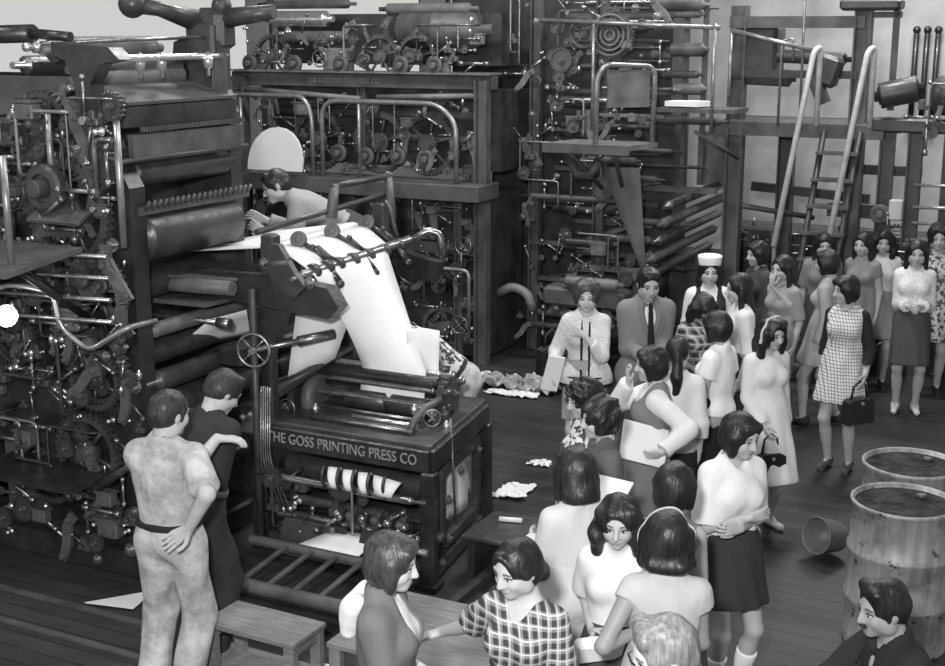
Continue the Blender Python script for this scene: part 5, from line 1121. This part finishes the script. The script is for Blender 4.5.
w12 = P('girl in white top, dark skirt and white knee socks with folded arms', 737, 410, 1.60, 158, hair='bob', hcol=.014, near=True, hyaw=.3, hpitch=.22, skin=.42, top=dict(c=.72, sl=.48, hem=.905, loose=.03, g=.022), skirt=dict(c=.035, hem=.63, rx=.19), socks=(.85, .62), shoes=.02,
        hands=((.07, .19, 1.12), (.02, .20, 1.18)), hdir=(((.95, .1, .1), (0, -1, 0)), ((-.95, .1, .1), (0, -1, 0))), eh=((-.6, -.5, -.6), (.6, -.5, -.6)))
P('girl with short curly hair in dark grey top, profile towards the folding machine', 600, 396, 1.55, 262, hair='curly', hcol=.013, near=True, hpitch=.15, skin=.5, top=dict(c=.11, sl=.4, hem=.95), skirt=dict(c=DG, hem=.55), d=(.02, 0))
P('dark-haired girl in flower-printed dress half hidden behind the curly-haired girl', 588, 377, 1.55, 250, hair='curly', hcol=.012, near=True, hpitch=.2, dress=dict(c=.7, mat='print', sl=.3, hem=.55))
w15 = P('girl in grey pinafore over white blouse with hand at mouth and white folder', 655, 345, 1.56, 272, hair='bob', hcol=.013, near=True, hpitch=.1, skin=.5, top=dict(c=.72, sl=1.0, hem=.95, loose=.02), vest=dict(c=.20, hem=.95), skirt=dict(c=.20, hem=.55, g=.026), hands=(Wd(662, 452, .98), (.0, .17, 1.46)), hdir=(((.2, .8, -.3), (1, 0, .3)), ((-.3, .2, 1), (0, -1, .1))), eh=((), (.6, .3, -1)))
P('girl with long ponytail in white long-sleeved blouse right behind the pinafore girl', 678, 336, 1.53, 8, hair='pony', hcol=.012, near=True, top=dict(c=.72, sl=.9, hem=.97, loose=.026), skirt=dict(c=.02, hem=.6))
# middle of the queue
w17 = P('older woman in pale tweed suit with dark piping, hand at her chest', 587, 280, 1.60, 186, hair='bouffant', hcol=.05, skin=.55, near=True, fat=1.03, top=dict(c=.8, sl=0), jacket=dict(c=.70, mat='tweed', sl=.8, v=.045, wid=.02, vlow=1.2, hem=.84, trim=.02), skirt=dict(c=.36, mat='tweed', hem=.56, rx=.19), hands=((.02, .17, 1.30), (.26, .18, 1.0)), hdir=(((.8, .1, .45), (0, -1, 0)), ((.1, .6, -.8), (-1, 0, 0))), eh=((-.6, -.2, -.7), ()))
P('young man in grey suit, white shirt and narrow dark tie looking down', 648, 264, 1.74, 172, sex='m', hair='short', hcol=.012, near=True, hpitch=.3, skin=.42, top=dict(c=.72, sl=1, name='shirt'), trousers=dict(c=.15), jacket=dict(c=.2, v=.088, vlow=1.12, hem=.80, wid=.004, lapel=1), tie=.015, hands=((-.02, .28, 1.08), (.06, .27, 1.06)))
P('woman in white nurse-like cap and white blouse facing the gallery', 710, 256, 1.60, 184, hair='long', hcol=.012, skin=.5, cap=.85, top=dict(c=.8, sl=.5), skirt=dict(c=.03, hem=.55), vest=dict(c=.03, hem=.95, neck=.085, low=.12), near=True)
P('dark-haired girl in tartan dress with lowered head below the white-capped woman', 702, 288, 1.53, 168, hair='wavy', hcol=.012, hpitch=.75, dress=dict(c=.3, mat='tartan', sl=.3, hem=.55))
P('girl with short rounded dark hair in white blouse, bare arm hanging, back turned', 720, 310, 1.58, 305, hair='bob', hcol=.012, near=True, skin=.4, top=dict(c=.82, sl=.25, hem=.93, loose=.018), skirt=dict(c=.02, hem=.55), hands=((-.20, .14, .87), ()))
P('girl with long side-swept hair and white blouse in profile', 742, 272, 1.62, 268, hair='long', hcol=.014, near=True, skin=.5, top=dict(c=.72, sl=.6), skirt=dict(c=.05, hem=.55))
P('long-haired girl in light grey dress with her hand raised to her chin', 785, 254, 1.58, 238, hair='long', hcol=.016, skin=.46, near=True, dress=dict(c=.30, sl=.45, hem=.55), hands=((), (-.02, .17, 1.44)), hdir=(None, ((-.2, .2, 1), (0, -1, 0))))
P('short-haired girl in dark top looking aside behind the chin-holding girl', 760, 240, 1.60, 252, hair='bob', hcol=.014, skin=.42, top=dict(c=.06, sl=.8), skirt=dict(c=.05, hem=.55))
w25 = P('girl in long-sleeved white dress with headband in her dark hair', 770, 315, 1.55, 158, hair='wavy', hcol=.013, near=True, headband=.5, hpitch=.2, hyaw=.15, skin=.44, dress=dict(c=.72, sl=1.0, hem=.42, loose=.02, rx=.23, ry=.19), shoes=.7, hands=((), (.12, .16, .9)))
P('short-haired girl in light grey coat dress seen from the side in mid-step', 835, 249, 1.60, 300, hair='bob', hcol=.013, skin=.4, dress=dict(c=.38, sl=1, hem=.62, rx=.22, ry=.19, loose=.016), legs=((-.09, .14, .085), (.09, -.14, .1)), d=(-.04, 0))
w27 = P('woman in checked sleeveless dress over black sleeves, holding a black handbag', 850, 274, 1.60, 214, hair='bob', hcol=.013, near=True, hyaw=-.75, skin=.42, top=dict(c=.018, sl=.92, hem=1.0, g=.008), dress=dict(c=.66, mat='check', sl=0, hem=.62, rx=.23, ry=.17, g=.02), shoes=.08, hands=((.18 if False else -.24, .18, .92), ()))
P('dark-haired girl in grey top at the far end of the queue by the ladder', 0, 0, 1.58, 186, xy=(3.40, 12.45), hair='long', hcol=.012, skin=.4, top=dict(c=.2, sl=.4), skirt=dict(c=.05, hem=.55))
P('long-haired girl in grey sleeveless dress turned aside next to the ladder foot', 857, 232, 1.60, 222, hair='long', hcol=.012, skin=.44, dress=dict(c=.24, sl=.2, hem=.6), d=(.1, .08))
P('girl in white short-sleeved blouse and grey skirt between long-haired classmates', 884, 229, 1.58, 192, hair='wavy', hcol=.012, skin=.44, top=dict(c=.7, sl=.35, loose=.02), skirt=dict(c=.26, hem=.55))
w31 = P('girl with very long black hair in white lace blouse and dark knee-length skirt', 918, 239, 1.62, 196, hair='long', hcol=.010, near=True, skin=.45, top=dict(c=.74, sl=.9, mat='lace', hem=1.0, loose=.02), skirt=dict(c=.075, hem=.50, rx=.19), shoes=.6, hands=((-.06, .22, 1.1), (.04, .24, 1.1)))
P('woman in printed dress standing last in line under the bright rods', 0, 0, 1.66, 198, xy=(4.50, 12.42), hair='bouffant', hcol=.013, skin=.42, dress=dict(c=.5, mat='print', sl=.4, hem=.55))
w33 = P('moustached man in dark suit crouching beside the large steel drum', 0, 0, 1.72, 262, xy=(1.80, 5.05), sex='m', hair='slick', hcol=.012, near=True, moustache=True, skin=.30, hipz=.47, hipy=-.12, lean=.30, hpitch=-.1, hyaw=.1, legs=((-.13, .25, .085), (.13, .1, .085)), top=dict(c=.4, sl=1, name='shirt'), trousers=dict(c=.03), jacket=dict(c=.022, hem=.84, v=.08, vlow=1.15, lapel=1), hands=((-.14, .42, .72), (.1, .5, .6)), shoes=.02, curl=(.8, .9))
settle()
# ---------------------------------------------------------------- what people hold
def held(name, label, cat, loc, d, rot, mat, col=None, ch=.0):
    o = MB().box((0, 0, 0), d, ch=ch).build(name, mat, None, tuple(loc), rot); return tag(o, label, cat)
def handbag(label, loc, w_, h_, rz, mat='black'):
    r_ = thing('handbag', label, 'bag', tuple(loc), rz); m = MB(); m.poly([(-w_/2, -h_), (w_/2, -h_), (w_*.46, -.02), (w_*.3, 0), (-w_*.3, 0), (-w_*.46, -.02)], .09, 'y', 0); m.build('body', mat, r_)
    MB().tube([(-w_*.3, 0, -.01), (-w_*.22, 0, .10), (0, 0, .14), (w_*.22, 0, .10), (w_*.3, 0, -.01)], .009, 7).build('handle', mat, r_); MB().cyl((0, -.045, -.03), (0, -.055, -.03), .014).build('clasp', 'bright', r_); return r_
def off(v, dx, dy, dz): return (v.x+dx, v.y+dy, v.z+dz)
h = w27['hands'][0]; handbag('black handbag hanging from the hand of the woman in the checked dress', off(h, .0, 0, -.13), .26, .2, .4)
h = w25['hands'][1]; handbag('dark handbag held low by the girl in the long white dress', off(h, 0, 0, -.14), .22, .16, .3)
h = w17['hands'][1]; held('folded_papers', 'white folded papers held at the side of the tweed-suited woman', 'paper', off(h, -.02, -.02, .05), (.13, .02, .28), (.15, .2, .2), 'paper')
x, y = at(550, 362, .95); handbag('round black handbag hanging behind the tweed-suited woman', (w17['M'] @ Vector((.27, -.10, 1.06))), .24, .22, .5)
x, y = at(644, 444, 1.0); held('folder', 'white folder held at the side of the girl in the grey pinafore', 'folder', (x, y, 1.0), (.30, .014, .25), (-.55, .3, .15), 'paper')
h = (w8['hands'][0]+w8['hands'][1])/2; held('purse', 'pale flat purse held in both hands by the wavy-haired girl', 'purse', off(h, 0, -.03, -.03), (.22, .07, .11), (.3, 0, .25), 'paper', ch=.015)
h = w9['hands'][0]; held('booklet', 'dark thin booklet held up by the girl with the headband', 'booklet', off(h, .02, .02, .06), (.02, .14, .2), (.1, .15, .5), 'board')
x, y = at(603, 492, 1.16); held('papers', 'white papers carried in front of the girl in the long pale coat', 'paper', (x, y, 1.15), (.24, .3, .015), (.25, .1, -.4), 'paper')
# ---------------------------------------------------------------- camera and light
scene.view_settings.view_transform = 'Standard'; scene.view_settings.look = 'None'; scene.view_settings.gamma = 1; scene.view_settings.use_curve_mapping = False
scene.view_settings.exposure = 0.0
cd = bpy.data.cameras.new('camera'); cd.sensor_fit = 'HORIZONTAL'; cd.sensor_width = 36; cd.lens = 36*1300/945; cd.clip_end = 200
co_ = bpy.data.objects.new('camera', cd); COL.objects.link(co_); co_.location = (0, 0, 3.5); co_.rotation_euler = (PI/2-math.atan(303/1300), 0, 0); scene.camera = co_
w = bpy.data.worlds.new('daylight'); scene.world = w; w.use_nodes = True; bg = w.node_tree.nodes['Background']; bg.inputs[0].default_value = (1, 1, 1, 1); bg.inputs[1].default_value = .82
def area(name, loc, tgt, size, e, sy=None):
    l = bpy.data.lights.new(name, 'AREA'); l.energy = e; l.size = size; l.shape = 'RECTANGLE' if sy else 'SQUARE'
    if sy: l.size_y = sy
    o = bpy.data.objects.new(name, l); COL.objects.link(o); o.location = loc; d = Vector(tgt)-Vector(loc); o.rotation_euler = d.to_track_quat('-Z', 'Y').to_euler(); return o
area('camera_flash', (-.35, .1, 4.0), (0.2, 9.5, 1.0), .3, 440)
for p, q, e in ((-3.2, 6.0, 110), (-3.0, 9.6, 170), (-2.6, 13.0, 200), (-6.5, 10.0, 260), (-7.0, 4.0, 150), (-2.4, 15.6, 230)):  # unseen lamps added overhead for ambient light; the last brightens the back wall
    x, y = XY(p, q); area('ceiling_fill', (x, y, 6.2), (x, y, 0), 1.6, e*.68, .5)
